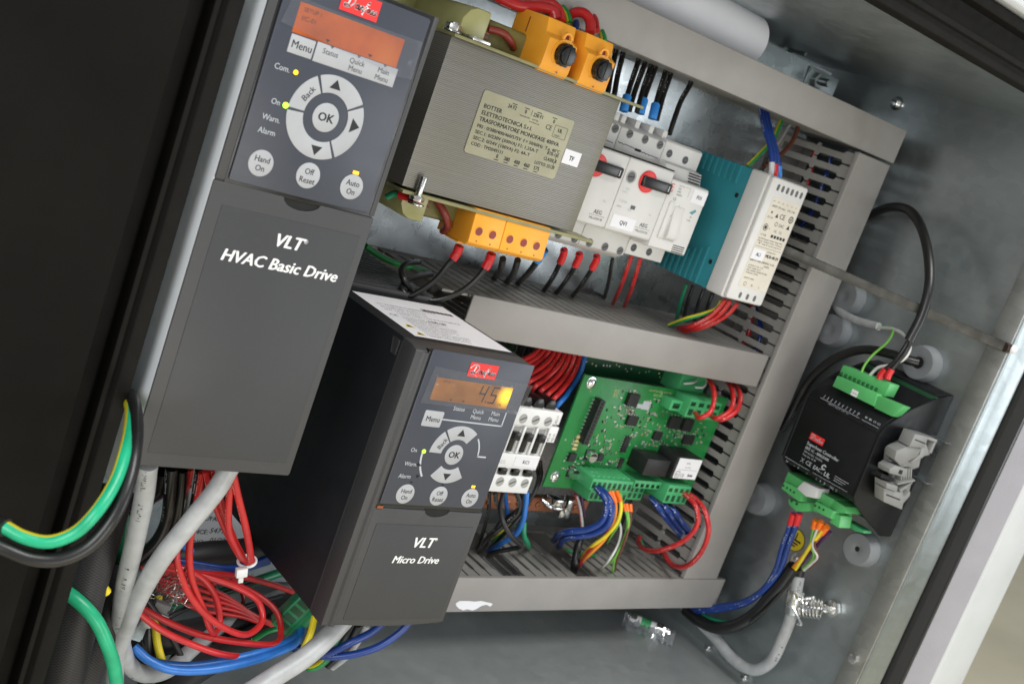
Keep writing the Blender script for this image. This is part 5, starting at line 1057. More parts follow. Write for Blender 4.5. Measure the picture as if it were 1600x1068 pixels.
# rolled paper lying behind the top duct
c0, c1 = Vector((430, 91.5, 24)), Vector((609, 84.5, 24)); O = tuple(c0)
t = thing('paper_roll', 'white rolled paper sheet lying on the top cable duct', 'paper roll', O)
d = (c1-c0).normalized(); mb = MB(); R_ = 18.5
mb.lathe(c0, d, [(R_, 0), (R_, (c1-c0).length-0.2), (R_-0.5, (c1-c0).length), (R_-0.9, (c1-c0).length-0.2), (R_-1.0, 4)], 48); mb.build('roll', M['rollp'], t, O)
# printed sheet low on the mounting plate
O = (350, -310, 0.4); t = thing('delivery_label', 'white printed paper label behind the red and black cables, lower left', 'label', O)
mb = MB(); q = [at(x, y, 599.3) for x, y in ((262, 770), (428, 796), (452, 880), (240, 872))]; mb.f([mb.v(*p) for p in q][::-1]); mb.build('sheet', M['paper'], t, O)
mb = MB()
for s_, x, y, h in (('TEL/FAX', 308, 812, 3.0), ('REFERENCE:', 270, 832, 3.0), ('547120', 326, 832, 3.6), ('PROD. NO:', 268, 848, 3.0), ('01/2020', 326, 846, 3.2), ('C.F.', 338, 792, 2.8)):
    p = at(x, y, 599.3); mb.text(s_, p.x, p.y, h, p.z+0.15, 0, 'l', 0.15 if s_[0] in '05' else 0, 0.015)
mb.build('lettering', M['ink'], t, O)
# ================================================================ wires and cables
def atv(x, y, v):
    r = ray(x, y); k = v/r[1]; return Vector((r[0]*k, v, CAMW+r[2]*k))
def pk(p):
    if p[0] == 'v': return atv(*p[1:])
    return pick(p)
def along(P, L, end):
    """polyline of the first (or last) L mm of a path"""
    Q = spline(P, 6)
    if end: Q = Q[::-1]
    out = [Q[0]]; acc = 0
    for a, b_ in zip(Q, Q[1:]):
        acc += (b_-a).length; out.append(b_)
        if acc >= L: break
    return out
def wire(name, pts, r, m_, label, cat='wire', group=None, fer=(), off=(0, 0, 0), seg=10):
    P = [pk(p)+Vector(off) for p in pts]; O = tuple(P[0])
    mb = MB(); mb.tube(P, r, seg, 0, 6); o = mb.build(name, C[m_] if m_ in C else M[m_], None, O); tag(o, label, cat, group)
    for end, L, fr, fm in fer:
        Q = along(P, L, end); mb = MB(); mb.tube([Q[0], Q[len(Q)//2], Q[-1]] if len(Q) > 2 else Q, fr, 12); mb.build('ferrule', M[fm], o, O)
    return o
# --- transformer, lower side
wire('black_wire', [(718, 384, 496), (712, 398, 497), (700, 413, 497), (678, 439, 499), (655, 455, 501), (639, 462, 503), (628, 453, 506), (632, 440, 512), (645, 434, 522), (674, 428, 545)], 1.6, 'blackp', 'black wire looping from the leftmost red sleeve under the orange blocks', fer=((0, 8.5, 2.6, 'ferR'),))
wire('black_wire', [(768, 396, 496), (764, 408, 497), (753, 426, 497), (728, 450, 499), (700, 464, 501), (672, 469, 503), (650, 458, 506), (631, 437, 508), (627, 422, 514), (634, 412, 522), (654, 409, 540)], 1.6, 'blackp', 'black wire looping from second red sleeve under the orange blocks', fer=((0, 8.5, 2.6, 'ferR'),))
wire('green_yellow_wire', [(570, 384, 548), (590, 398, 552), (612, 409, 556), (640, 417, 560), (668, 425, 566), (692, 430, 575)], 1.9, 'gy', 'green and yellow earth wire left of the black loops under the transformer')
wire('green_wire', [(604, 308, 500), (618, 302, 497), (640, 308, 490), (652, 313, 484)], 1.7, 'green', 'short green wire with red sleeve bolted at lower left of the transformer', fer=((1, 11, 2.5, 'ferR'),))
for k, (a, b_, f) in enumerate((((786, 404), (772, 434), ()), ((809, 406), (792, 440), ()), ((851, 390), (809, 443), ((0, 8, 2.5, 'ferB'),)))):
    wire('black_wire', [(*a, 505), ((a[0]+b_[0])/2+4, (a[1]+b_[1])/2-1, 515), ('v', *b_, -118), ('v', b_[0]-4, b_[1]+6, -126)], 1.9, 'blackp', ('black wire dropping from the orange block beside the red sleeves', 'black wire dropping from the middle of the right orange block', 'black wire with blue sleeve right of the orange blocks')[k], fer=f)
for k, (a, b_) in enumerate((((881, 396), (849, 455)), ((905, 402), (868, 459)), ((932, 406), (893, 464)))):
    wire('black_wire', [(a[0], a[1]-6, 537), (*a, 538), (a[0]*0.5+b_[0]*0.5+3, a[1]*0.5+b_[1]*0.5, 545), ('v', *b_, -118), ('v', b_[0]-4, b_[1]+6, -126)], 1.6, 'black', ('first black wire with red sleeve below the motor breakers', 'middle black wire with red sleeve below the motor breakers', 'third black wire with red sleeve below the QV1 breaker')[k], fer=((0, 9, 2.4, 'ferR'),))
wire('black_wire', [(957, 404, 540), (953, 430, 545), ('v', 944, 466, -118), ('v', 942, 472, -126)], 1.3, 'blackp', 'thin black wire left of the two red ones below the breakers')
for k, (a, b_) in enumerate((((987, 398), (957, 476)), ((1001, 402), (975, 480)))):
    wire('red_wire', [(*a, 540), ((a[0]+b_[0])/2+2, (a[1]+b_[1])/2, 548), ('v', *b_, -118), ('v', b_[0]-3, b_[1]+7, -126)], 1.4, 'red', ('left of two straight red wires below the fuse switch', 'right of two straight red wires below the fuse switch')[k])
# --- power supply, lower side
for k, (a, mid, b_, m_, lab) in enumerate((((1073, 444), (1064, 470), (1057, 500), 'green', 'green wire leaving the bottom of the teal power supply'), ((1083, 446), (1074, 472), (1068, 503), 'blackp', 'black wire beside the green one below the power supply'), ((1099, 452), (1091, 474), (1085, 500), 'blackp', 'middle black wire below the teal power supply'), ((1113, 458), (1106, 478), (1101, 497), 'blackp', 'black wire nearest the red ones below the power supply'))):
    wire(('green_wire', 'black_wire', 'black_wire', 'black_wire')[k], [(*a, 560), (*mid, 562), ('v', *b_, -118), ('v', b_[0]-2, b_[1]+6, -127)], 1.4, m_, lab)
wire('green_yellow_wire', [(1128, 470, 520), (1120, 482, 522), (1100, 490, 526), (1075, 497, 532), ('v', 1046, 508, -116)], 1.6, 'gy', 'green and yellow wire curving left from under the power supply')
wire('red_wire', [(1133, 468, 515), (1124, 480, 518), (1106, 496, 522), (1082, 508, 528), ('v', 1060, 512, -116)], 1.6, 'red', 'red wire nearest the earth wire under the power supply')
wire('red_wire', [(1141, 470, 513), (1131, 484, 516), (1112, 500, 522), (1090, 510, 528), ('v', 1066, 515, -116)], 1.6, 'red', 'middle red wire under the power supply')
wire('red_wire', [(1152, 474, 511), (1140, 488, 515), (1118, 503, 522), (1092, 513, 530), ('v', 1070, 517, -116)], 1.6, 'red', 'rightmost red wire under the power supply')
# --- top, above breakers
tops = [((962, 82), (950, 143), 0), ((973, 86), (960, 146), 0), ((998, 94), (976, 166), 1), ((1008, 98), (985, 166), 0), ((1017, 104), (997, 168), 0), ((1024, 106), (1002, 170), 1), ((1040, 112), (1021, 178), 1), ((1048, 116), (1028, 180), 0)]
for k, (a, b_, f) in enumerate(tops):
    wire('black_wire', [(a[0]+3, a[1]-14, 566), (*a, 560), (a[0]*0.45+b_[0]*0.55-1, a[1]*0.45+b_[1]*0.55, 550), (*b_, 541), (b_[0]-2, b_[1]+8, 540)], 1.7, 'black', 'black wire with blue sleeve entering the top of a motor breaker' if f else 'black wire dropping from the top duct to the motor breakers', group='black wires above the breakers with sleeves' if f else 'plain black wires above the breakers', fer=((1, 9.5, 2.9, 'ferB'),) if f else ())
wire('black_wire', [(1082, 120, 566), (1078, 133, 560), (1064, 158, 552), (1054, 185, 546), (1046, 210, 542)], 1.7, 'black', 'lone black wire curving from top duct to the fuse switch')
for k in range(3):
    wire('blue_wire', [(1186+k*5, 158+k*2, 548), (1189+k*5, 176+k*2, 543), (1195+k*5, 203+k*2, 530), (1204+k*5, 234+k*3, 518), (1206+k*6, 262+k*3, 512), (1204+k*6, 274+k*3, 512)], 1.7, 'blue', 'dark blue wire of the trio entering the top of the power supply', group='three dark blue supply wires', fer=((1, 7, 1.9, ('ferW', 'ferR', 'ferB')[k]),))
wire('green_yellow_wire', [(1223, 182, 566), (1217, 198, 562), (1205, 221, 558), (1186, 242, 556), (1168, 260, 556)], 1.7, 'gy', 'green and yellow wire left of the brown one above the power supply')
wire('grey_wire', [(1236, 190, 572), (1228, 203, 570), (1216, 222, 568), (1204, 238, 566)], 1.4, 'grey', 'grey wire between the yellow and brown wires above the power supply')
wire('brown_wire', [(1248, 190, 560), (1245, 205, 558), (1236, 224, 555), (1218, 243, 550), (1194, 260, 548)], 1.6, 'brown', 'brown wire curving down above the power supply')
# --- thick leads over the transformer
for k, (P, r, m_, nm, lab) in enumerate((
    ([(770, -10, 520), (790, 2, 516), (815, 10, 512), (845, 11, 508), (864, 17, 505), (868, 30, 503)], 3.0, 'red', 'red_wire', 'thick red lead running left over the orange fuse holders'),
    ([(785, -12, 530), (810, -2, 524), (840, 2, 518), (862, 6, 514), (874, 18, 510), (876, 34, 506)], 2.6, 'red', 'red_wire', 'second thick red lead at the top edge over the fuse holders'),
    ([(866, 2, 528), (876, 10, 522), (886, 22, 516), (890, 36, 512)], 1.9, 'gy', 'green_yellow_wire', 'green and yellow lead between the red ones over the first fuse holder'),
    ([(890, 24, 520), (902, 19, 516), (914, 22, 512), (922, 34, 508), (922, 52, 504)], 2.8, 'red', 'red_wire', 'thick red lead arching over the second orange fuse holder'),
    ([(900, 16, 534), (914, 16, 528), (928, 28, 520), (932, 48, 512)], 2.0, 'red', 'red_wire', 'thinner red lead behind the arch over the second fuse holder'),
    ([(922, 30, 534), (934, 40, 526), (942, 56, 518), (944, 66, 514)], 1.9, 'gy', 'green_yellow_wire', 'green and yellow lead right of the arched red one'),
    ([(884, 34, 530), (892, 30, 526), (900, 36, 520), (898, 52, 514)], 1.8, 'blue', 'blue_wire', 'short blue lead between the two orange fuse holders'),
    ([(950, 56, 540), (953, 66, 532), (950, 78, 526)], 2.4, 'blue', 'blue_wire', 'short blue lead right of the second fuse holder'))):
    wire(nm, P, r, m_, lab)
# --- inside the vertical duct, seen through its slots
for nm, m_, P, lab in (
    ('red_wire', 'red', [(714, 36, 30), (713, 10, 36), (715, -22, 34), (722, -48, 6)], 'red wire seen through the uppermost slots of the vertical duct'),
    ('blue_wire', 'blue', [(722, 36, 40), (718, 12, 46), (720, -18, 42), (728, -40, 8)], 'blue wire seen through the uppermost slots of the vertical duct'),
    ('red_wire', 'red', [(726, -70, 6), (714, -92, 30), (713, -112, 38), (716, -135, 30), (726, -155, 6)], 'red wire seen through the slots beside the middle duct'),
    ('blue_wire', 'blue', [(728, -84, 6), (717, -102, 42), (716, -120, 48), (728, -150, 8)], 'blue wire seen through the slots beside the middle duct'),
    ('blue_wire', 'blue', [(728, -170, 6), (716, -186, 34), (716, -206, 40), (728, -228, 8)], 'blue wire seen through the slots beside the green board')):
    wire(nm, [('p', *q) for q in P], 1.7, m_, lab)
# --- bundle above the contactor
for k in range(10):
    x0, y0 = 842+k*8.0, 543+k*1.4; x1, y1 = 788+k*9.6, 570+k*6.6
    wire('red_wire' if k not in (4, 9) else 'blue_wire', [(x0+4, y0-14, 566), (x0, y0, 560), (x0*0.66+x1*0.34+6, y0*0.66+y1*0.34+3, 553+(k*7)%5), (x0*0.25+x1*0.75+3, y0*0.25+y1*0.75+3, 546+(k*3)%4), (x1, y1, 542), (x1-7, y1+8, 545)], 1.75, 'red' if k != 9 else 'lblue', 'red wire of the curved bundle dropping to the white contactor' if k not in (4, 9) else ('blue wire hidden among the red bundle above the contactor' if k == 4 else 'blue wire at the right edge of the red bundle'), group='curved red wires above the contactor' if k not in (4, 9) else None)
for k, x in enumerate((812, 826)):
    wire('black_wire', [(x+4, 530, 566), (x, 545, 562), (x-6, 566, 555), (x-12, 590, 550)], 2.6, 'blackp', ('left thick black wire behind the small drive, under the middle duct', 'right thick black wire behind the small drive, under the middle duct')[k])
# --- green board, upper plugs
wire('red_wire', [(1100, 578, 560), (1108, 592, 535), (1116, 617, 515), (1109, 644, 505), (1094, 652, 508), (1086, 645, 520)], 1.8, 'red', 'left red loop entering the upper green plug of the board')
wire('red_wire', [(1130, 584, 560), (1139, 598, 535), (1146, 620, 515), (1140, 642, 505), (1121, 653, 506), (1110, 649, 518)], 1.8, 'red', 'middle red loop entering the upper green plug of the board')
wire('red_wire', [(1140, 586, 562), (1149, 600, 536), (1157, 621, 514), (1149, 643, 503), (1129, 655, 504), (1116, 652, 516)], 1.8, 'red', 'right red loop entering the upper green plug of the board')
wire('white_wire', [(1090, 586, 548), (1089, 593, 542), (1082, 598, 538), (1068, 599, 540)], 0.8, 'white', 'left thin white wire on the dark green upper board')
wire('white_wire', [(1101, 587, 548), (1103, 598, 540), (1098, 605, 536), (1086, 605, 538)], 0.8, 'white', 'right thin white wire on the dark green upper board')
# --- green board, lower plugs
pb = lambda x, y: (700+x*0.2875, 720+y*0.2875)
def wz(name, P, D, r, m_, label, vend=None, **k):
    n = len(P); pts = []
    for i, (x, y) in enumerate(P):
        px, py = pb(x, y)
        if i == n-1 and vend is not None: pts.append(('v', px, py, vend))
        else: pts.append((px, py, D[i] if isinstance(D, (list, tuple)) else D))
    return wire(name, pts, r, m_, label, **k)
wz('blue_wire', [(795, 140), (820, 160), (862, 225), (842, 320), (765, 368), (640, 385), (575, 430)], [524, 516, 508, 506, 512, 525], 2.3, 'blue', 'thick dark blue wire curving left from the wide green plug, outer one', -304)
wz('blue_wire', [(815, 140), (845, 165), (888, 235), (872, 340), (792, 394), (665, 412), (602, 462)], [524, 515, 506, 503, 510, 523], 2.3, 'blue', 'thick dark blue wire curving left from the wide green plug, inner one', -304)
wz('red_wire', [(872, 165), (903, 235), (893, 320), (850, 410), (765, 490), (708, 575)], [520, 514, 512, 514, 520], 1.3, 'red', 'red wire right of the thick blue pair under the wide green plug', -304, fer=((0, 7, 1.7, 'orange2'),))
wz('orange_wire', [(890, 165), (912, 240), (900, 330), (850, 425), (770, 505), (712, 560)], [520, 513, 511, 513, 518], 1.2, 'orange', 'orange wire beside the yellow one under the wide green plug', -304, fer=((0, 7, 1.7, 'orange2'),))
wz('yellow_wire', [(915, 165), (940, 235), (925, 320), (870, 395), (785, 460), (715, 530)], [520, 512, 509, 511, 518], 1.3, 'yellow', 'yellow wire under the wide green plug', -304, fer=((0, 7, 1.7, 'orange2'),))
wz('yellow_wire', [(935, 170), (945, 240), (930, 330), (890, 400), (862, 450)], [521, 514, 512, 518], 0.9, 'lgreen', 'short thin yellow green wire behind the yellow one', -304)
wz('green_wire', [(950, 232), (975, 310), (965, 400), (915, 510), (832, 582)], [522, 516, 515, 516], 1.0, 'lgreen', 'thin green wire from the orange sleeve to the lowest duct', -304, fer=((0, 5, 1.6, 'orange2'),))
wz('white_wire', [(920, 300), (940, 370), (925, 450), (880, 530), (826, 588)], [522, 518, 517, 517], 0.9, 'white', 'thin white wire beside the thin green one above the lowest duct', -304)
wz('green_wire', [(968, 232), (982, 320), (965, 420), (915, 510), (893, 610)], [522, 515, 513, 516], 1.0, 'lgreen', 'thin green wire farthest right above the lowest duct', -304, fer=((0, 5, 1.6, 'orange2'),))
wz('brown_wire', [(990, 236), (992, 320), (965, 420), (925, 520), (905, 600)], [522, 515, 512, 515], 0.9, 'brown', 'thin brown wire falling to the lowest duct from the orange sleeve', -304, fer=((0, 5, 1.6, 'orange2'),))
wz('red_wire', [(690, 180), (712, 240), (722, 310), (730, 375)], [545, 542, 540, 540], 1.0, 'red', 'thin red wire left of the wide plug beside a white one')
wz('white_wire', [(700, 190), (718, 250), (728, 320), (732, 380)], [544, 541, 539, 539], 1.0, 'white', 'thin white wire left of the wide plug beside a red one')
wz('violet_wire', [(725, 185), (732, 240), (742, 300)], [545, 543, 542], 1.3, 'violet', 'short violet wire left of the wide green plug')
wz('black_wire', [(720, 410), (705, 470), (690, 560), (685, 590)], [545, 540, 536], 3.0, 'blackp', 'thick black cable entering the lowest duct in the middle', -306)
wz('green_yellow_wire', [(640, 480), (700, 500), (760, 505), (800, 515)], [556, 552, 550, 548], 1.2, 'gy', 'green and yellow wire lying across the gap of the lowest duct')
for k, P in enumerate(([(1100, 200), (1130, 235), (1185, 310), (1262, 402)], [(1150, 220), (1180, 250), (1228, 320), (1300, 402)], [(1195, 235), (1230, 270), (1280, 340), (1330, 395)])):
    wz('blue_wire', P, [532, 522, 525, 540+k*3], 2.1, 'blue', ('left of three blue wires slanting from the small lower plug', 'middle of three blue wires slanting from the small lower plug', 'right of three blue wires slanting from the small lower plug')[k])
wz('red_wire', [(1265, 172), (1300, 190), (1348, 250), (1356, 340), (1290, 425), (1160, 482), (1070, 478), (1036, 442), (1040, 410)], [524, 516, 505, 500, 505, 520, 540, 556, 566], 1.9, 'red', 'inner red loop from the lower right plug across the vertical duct')
wz('red_wire', [(1295, 172), (1345, 205), (1395, 270), (1416, 375), (1375, 495), (1295, 570), (1215, 560), (1175, 505), (1165, 480)], [524, 514, 502, 494, 498, 510, 530, 545, 556], 1.9, 'red', 'outer red loop from the lower right plug across the vertical duct')
wz('green_wire', [(1040, 400), (1045, 430), (1060, 460)], [566, 566, 566], 1.5, 'green', 'short green wire behind the red loops in the duct corner')
# --- contactor, lower side
for k, (nm, P, D, r, m_, lab) in enumerate((
    ('black_wire', [(225, 165), (222, 250), (195, 370), (155, 470)], [532, 536, 545], 1.3, 'black', 'black wire at far left under the contactor beside the drive'),
    ('black_wire', [(258, 170), (262, 220), (300, 290), (260, 370), (205, 430), (168, 492)], [530, 530, 532, 538, 545], 1.6, 'black', 'black wire bending left under the first contactor pole'),
    ('black_wire', [(300, 170), (285, 250), (300, 330), (345, 410), (398, 462), (350, 475), (270, 490), (220, 515)], [532, 528, 524, 522, 526, 532, 540], 1.7, 'blackp', 'black wire looping right then back under the contactor'),
    ('black_wire', [(372, 170), (390, 230), (380, 280), (300, 350), (215, 420), (180, 485)], [531, 530, 530, 534, 542], 1.8, 'black', 'black wire crossing left from the middle contactor pole'),
    ('black_wire', [(405, 180), (395, 250), (340, 300), (240, 390), (190, 470)], [536, 537, 540, 545], 2.0, 'blackp', 'thick black wire behind the others under the contactor'),
    ('black_wire', [(500, 0), (505, 80), (480, 150), (445, 210), (400, 290), (300, 400), (230, 470)], [552, 550, 546, 544, 544, 548], 1.5, 'blackp', 'black wire coming down right of the contactor'),
    ('black_wire', [(478, 20), (490, 90), (470, 160), (430, 240), (350, 340)], [556, 554, 552, 550], 1.2, 'blackp', 'thin black wire behind the contactor clip'),
    ('blue_wire', [(310, 170), (318, 240), (325, 330)], [536, 540, 548], 1.5, 'lblue', 'short mid blue wire under the first contactor pole'),
    ('blue_wire', [(428, 168), (422, 240), (408, 320), (370, 395), (300, 440), (222, 490)], [530, 528, 528, 532, 540], 1.9, 'lblue', 'bright blue wire from the right contactor pole to the lowest duct'),
    ('blue_wire', [(400, 330), (370, 385), (300, 440), (225, 500)], [546, 542, 544], 1.8, 'blue', 'dark blue wire behind the bright blue one'),
    ('green_wire', [(412, 330), (412, 400), (428, 440), (440, 470)], [540, 538, 540], 2.0, 'green', 'green wire entering the lowest duct right of the blue wires'),
    ('green_yellow_wire', [(360, 340), (320, 370), (280, 400), (240, 430)], [556, 556, 558], 1.8, 'gy', 'green and yellow wire behind the black wires under the contactor'))):
    wz(nm, P, D+[0], r, m_, lab, -304 if P[-1][1] > 400 else None) if P[-1][1] > 400 else wz(nm, P, D+[550], r, m_, lab)
# --- right wall
wire('black_cable', [('u', 1350, 340, 764), ('u', 1366, 333, 758), ('u', 1390, 324, 748), ('u', 1419, 328, 738), ('u', 1438, 352, 730), ('u', 1450, 395, 724), ('u', 1452, 445, 720), ('u', 1440, 492, 718), ('u', 1420, 532, 716)], 3.4, 'blackp', 'thick black cable arching down the right wall behind the stay bar', 'cable')
for k in range(2):
    wire('black_wire', [('u', 1424, 525, 716), ('u', 1412+k*6, 545, 714), ('u', 1398+k*5, 565, 713), ('u', 1378+k*12, 582, 712), ('u', 1374+k*12, 592, 712)], 1.6, 'blackp', ('left thin black core with red sleeve in the upper green plug', 'right thin black core with red sleeve in the upper green plug')[k], fer=((1, 7, 2.3, 'ferR'),))
wire('grey_cable', [('u', 1300, 470, 764), ('u', 1312, 486, 758), ('u', 1338, 500, 752), ('u', 1373, 510, 746)], 3.0, 'grey', 'short grey cable from behind the vertical duct to thin cores', 'cable')
wire('green_wire', [('u', 1372, 510, 746), ('u', 1395, 514, 738), ('u', 1388, 532, 730), ('u', 1362, 556, 722), ('u', 1350, 572, 716), ('u', 1346, 582, 714)], 0.9, 'lgreen', 'thin green core bending into the upper plug of the black controller')
wire('white_wire', [('u', 1372, 511, 746), ('u', 1396, 514, 738), ('u', 1413, 524, 730), ('u', 1422, 543, 722), ('u', 1414, 559, 718), ('u', 1396, 569, 716), ('u', 1372, 574, 714), ('u', 1359, 586, 714)], 1.1, 'white', 'thin white core curling into the upper plug of the black controller')
wire('black_cable', [('u', 1434, 566, 744), ('u', 1415, 561, 738), ('u', 1392, 553, 736), ('u', 1352, 546, 736), ('u', 1315, 555, 738), ('u', 1284, 575, 742), ('u', 1263, 598, 744), ('u', 1249, 622, 744), ('u', 1236, 645, 748), ('u', 1222, 668, 756)], 3.4, 'blackp', 'black cable leaving the upper gland and bending left behind the controller', 'cable')
for k in range(2):
    dx_ = k*9
    wire('blue_wire', [('u', 1240+dx_, 802, 712), ('u', 1234+dx_, 822, 716), ('u', 1222+dx_, 855, 724), ('u', 1212+dx_*0.7, 890, 734), ('u', 1192+dx_*0.3, 920, 742), ('u', 1165, 938+k*4, 746), ('u', 1130, 946+k*5, 748), ('u', 1095, 950+k*5, 750), ('u', 1070, 952+k*4, 752)], 2.1, 'blue', ('left blue wire hanging from lower left plug of the controller', 'right blue wire hanging from lower left plug of the controller')[k], fer=((0, 8, 2.6, 'ferR'),))
wire('green_wire', [('u', 1212, 900, 752), ('u', 1196, 930, 752), ('u', 1172, 958, 752), ('u', 1140, 972, 752), ('u', 1110, 966, 752), ('u', 1085, 952, 754)], 2.0, 'green', 'green wire curving beneath the blue pair to the lowest duct')
wire('black_cable', [('u', 1240, 884, 738), ('u', 1226, 905, 742), ('u', 1205, 930, 746), ('u', 1180, 958, 748), ('u', 1150, 976, 748), ('u', 1120, 980, 748), ('u', 1092, 968, 750), ('u', 1072, 952, 752)], 5.0, 'blackp', 'thick black sheath curving under the blue pair to the lowest duct', 'cable')
wire('black_wire', [('u', 1248, 890, 740), ('u', 1228, 915, 742), ('u', 1200, 948, 743), ('u', 1172, 972, 743)], 1.3, 'blackp', 'thin black wire lying along the thick black sheath')
wire('orange_wire', [('u', 1292, 822, 714), ('u', 1275, 842, 720), ('u', 1255, 868, 730), ('u', 1238, 888, 738)], 1.6, 'orange', 'orange core running from the orange sleeve into the black sheath', fer=((0, 8, 2.6, 'orange2'),))
wire('yellow_wire', [('u', 1286, 828, 714), ('u', 1270, 846, 720), ('u', 1256, 868, 729), ('u', 1242, 890, 738)], 1.4, 'yellow', 'yellow core beside the orange one under the controller')
wire('violet_wire', [('u', 1297, 830, 716), ('u', 1282, 846, 724), ('u', 1262, 868, 734), ('u', 1246, 888, 742)], 1.4, 'violet', 'dark violet core under the orange sleeve of the controller')
wire('green_wire', [('u', 1275, 812, 712), ('u', 1270, 830, 716), ('u', 1267, 850, 722), ('u', 1272, 866, 728), ('u', 1266, 878, 734), ('u', 1254, 888, 740)], 1.0, 'lgreen', 'thin green core wriggling down beside the yellow sticker', fer=((0, 6, 2.4, 'orange2'),))
wire('white_wire', [('u', 1284, 814, 712), ('u', 1274, 834, 716), ('u', 1270, 852, 721), ('u', 1277, 868, 727), ('u', 1268, 880, 734), ('u', 1256, 890, 740)], 1.0, 'white', 'thin white core wriggling down beside the yellow sticker', fer=((0, 6, 2.4, 'orange2'),))
wire('brown_wire', [('u', 1288, 818, 713), ('u', 1276, 836, 717), ('u', 1273, 852, 721), ('u', 1279, 866, 727), ('u', 1272, 880, 734), ('u', 1258, 890, 741)], 0.9, 'brown', 'thin brown core wriggling down beside the yellow sticker')
wire('black_cable', [('u', 1251, 888, 744), ('u', 1248, 900, 745), ('u', 1244, 915, 745)], 3.6, 'blackp', 'short black shrink sleeve above the shiny spring clamp', 'cable')
gc = [('u', 1248, 900, 745), ('u', 1245, 918, 745), ('u', 1241, 940, 745), ('u', 1236, 962, 746), ('u', 1224, 994, 748), ('u', 1203, 1034, 750), ('u', 1178, 1046, 750), ('u', 1148, 1031, 750), ('u', 1115, 993, 752), ('u', 1082, 960, 754), ('u', 1070, 946, 756)]
wire('grey_cable', gc, 4.5, 'greyt', 'thick grey cable held by the spring clamp and looping to the lowest duct', 'cable', seg=16)
# spring clamp
a, b_ = atu(1245, 918, 745), atu(1237, 958, 746); O = tuple(atu(1262, 945, 752)); t = thing('spring_clamp', 'shiny spring clamp pressing the grey cable to the side wall', 'clamp', O)
d = (b_-a).normalized(); mb = MB(); mb.lathe(a+d*2, d, [(6.2, 0), (6.4, 0.6), (6.4, 12), (6.2, 12.6)], 24); mb.build('cable_band', M['zinc'], t, O)
mb = MB(); mb.lathe(a+d*13.5, d, [(6.0, 0), (6.0, 6), (5.6, 6.5)], 24); mb.build('cable_band', M['galv'], t, O)
q0, q1 = atu(1252, 946, 746), atu(1284, 950, 752); ax = (q1-q0); Lx = ax.length; ax.normalize(); e1 = ax.cross(Vector((0, 1, 0))).normalized(); e2 = ax.cross(e1)
mb = MB(); mb.tube([q0+ax*(Lx*i/60)+(e1*math.cos(i*0.62)+e2*math.sin(i*0.62))*7.6 for i in range(61)], 0.75, 8, 0, 2); mb.build('spring', M['chrome'], t, O)
mb = MB(); mb.tube([a+d*4+Vector((-6, 2, 3)), a+d*4+Vector((-7, 0, 8)), q0+Vector((-4, 7, 2)), q0+ax*8+Vector((-3, 9, 0))], 0.9, 8); mb.tube([a+d*10+Vector((-6, -2, 4)), q0+Vector((-5, -6, 3)), q0+Vector((-3, -11, 8)), q0+Vector((-1, -13, 4))], 0.9, 8); mb.build('hook', M['chrome'], t, O)
mb = MB(); mb.cyl((UR-0.4, q1.y, q1.z), (-1, 0, 0), 7, 4, 6, None, 0, True, False); mb.cyl((UR-4, q1.y, q1.z), (-1, 0, 0), 3, 8, 16); mb.build('clamp_foot', M['zinc'], t, O, 0.5)
# --- lower left: thick grey cables
wire('grey_cable', [(231, 725, 402), (226, 770, 406), (212, 840, 412), (197, 905, 420), (189, 960, 428), (190, 1005, 436), (202, 1038, 442), (228, 1053, 448), (262, 1046, 455), (300, 1014, 470), (345, 978, 490), (400, 947, 515), (450, 925, 535), (490, 905, 550)], 4.0, 'greyt', 'thick grey printed cable dropping from the tall drive and turning right', 'cable', seg=18)
wire('grey_cable', [(360, 728, 404), (340, 762, 404), (300, 812, 406), (255, 868, 410), (222, 922, 418), (198, 975, 428), (181, 1030, 438), (178, 1080, 446)], 4.2, 'grey', 'thick grey cable slanting down left from the tall drive', 'cable', seg=18)
wire('grey_cable', [(540, 965, 430), (515, 992, 425), (478, 1025, 420), (430, 1056, 416), (380, 1088, 412)], 5.0, 'grey', 'thick grey cable leaving the bottom of the small drive', 'cable', seg=18)
# --- red wires of the tall drive
rw = lambda lab, P, r=1.6: wire('red_wire', P, r, 'red', lab)
rw('red wire farthest left in the bunch tied with a white strap', [(322, 735, 412), (330, 770, 414), (346, 812, 418), (362, 846, 424), (377, 872, 430)])
rw('second red wire in the bunch tied with a white strap', [(336, 740, 410), (344, 780, 412), (356, 818, 418), (368, 848, 424), (381, 872, 430)])
rw('straight red wire, third in the bunch tied with a white strap', [(362, 738, 404), (357, 790, 406), (358, 828, 412), (370, 856, 420), (382, 874, 428), (392, 880, 436)])
rw('orange red wire farthest right in the bunch tied with a white strap', [(364, 738, 402), (372, 775, 404), (382, 815, 408), (389, 850, 416), (393, 876, 424)])
rw('red wire dropping straight then looping back at the bottom', [(316, 738, 415), (305, 800, 418), (296, 855, 420), (300, 905, 424), (318, 952, 428), (334, 988, 434), (343, 975, 440), (338, 935, 446), (318, 905, 450), (290, 888, 452)])
rw('red wire making the wide rounded loop in the middle', [(290, 828, 428), (276, 862, 422), (286, 908, 422), (312, 950, 424), (350, 980, 428), (388, 990, 434), (410, 968, 442), (404, 940, 448), (372, 918, 452), (320, 900, 456), (262, 882, 462), (222, 884, 470)])
rw('red wire making the outer loop above the blue pair', [(210, 942, 442), (252, 966, 438), (310, 990, 436), (370, 1002, 436), (432, 1004, 438), (439, 984, 446), (432, 955, 454), (404, 930, 462), (360, 910, 468), (300, 898, 474), (235, 896, 480)])
rw('red wire running right from the cables to behind the small drive', [(210, 880, 470), (250, 886, 470), (300, 894, 472), (360, 898, 478), (410, 908, 488), (458, 924, 500), (480, 934, 510)])
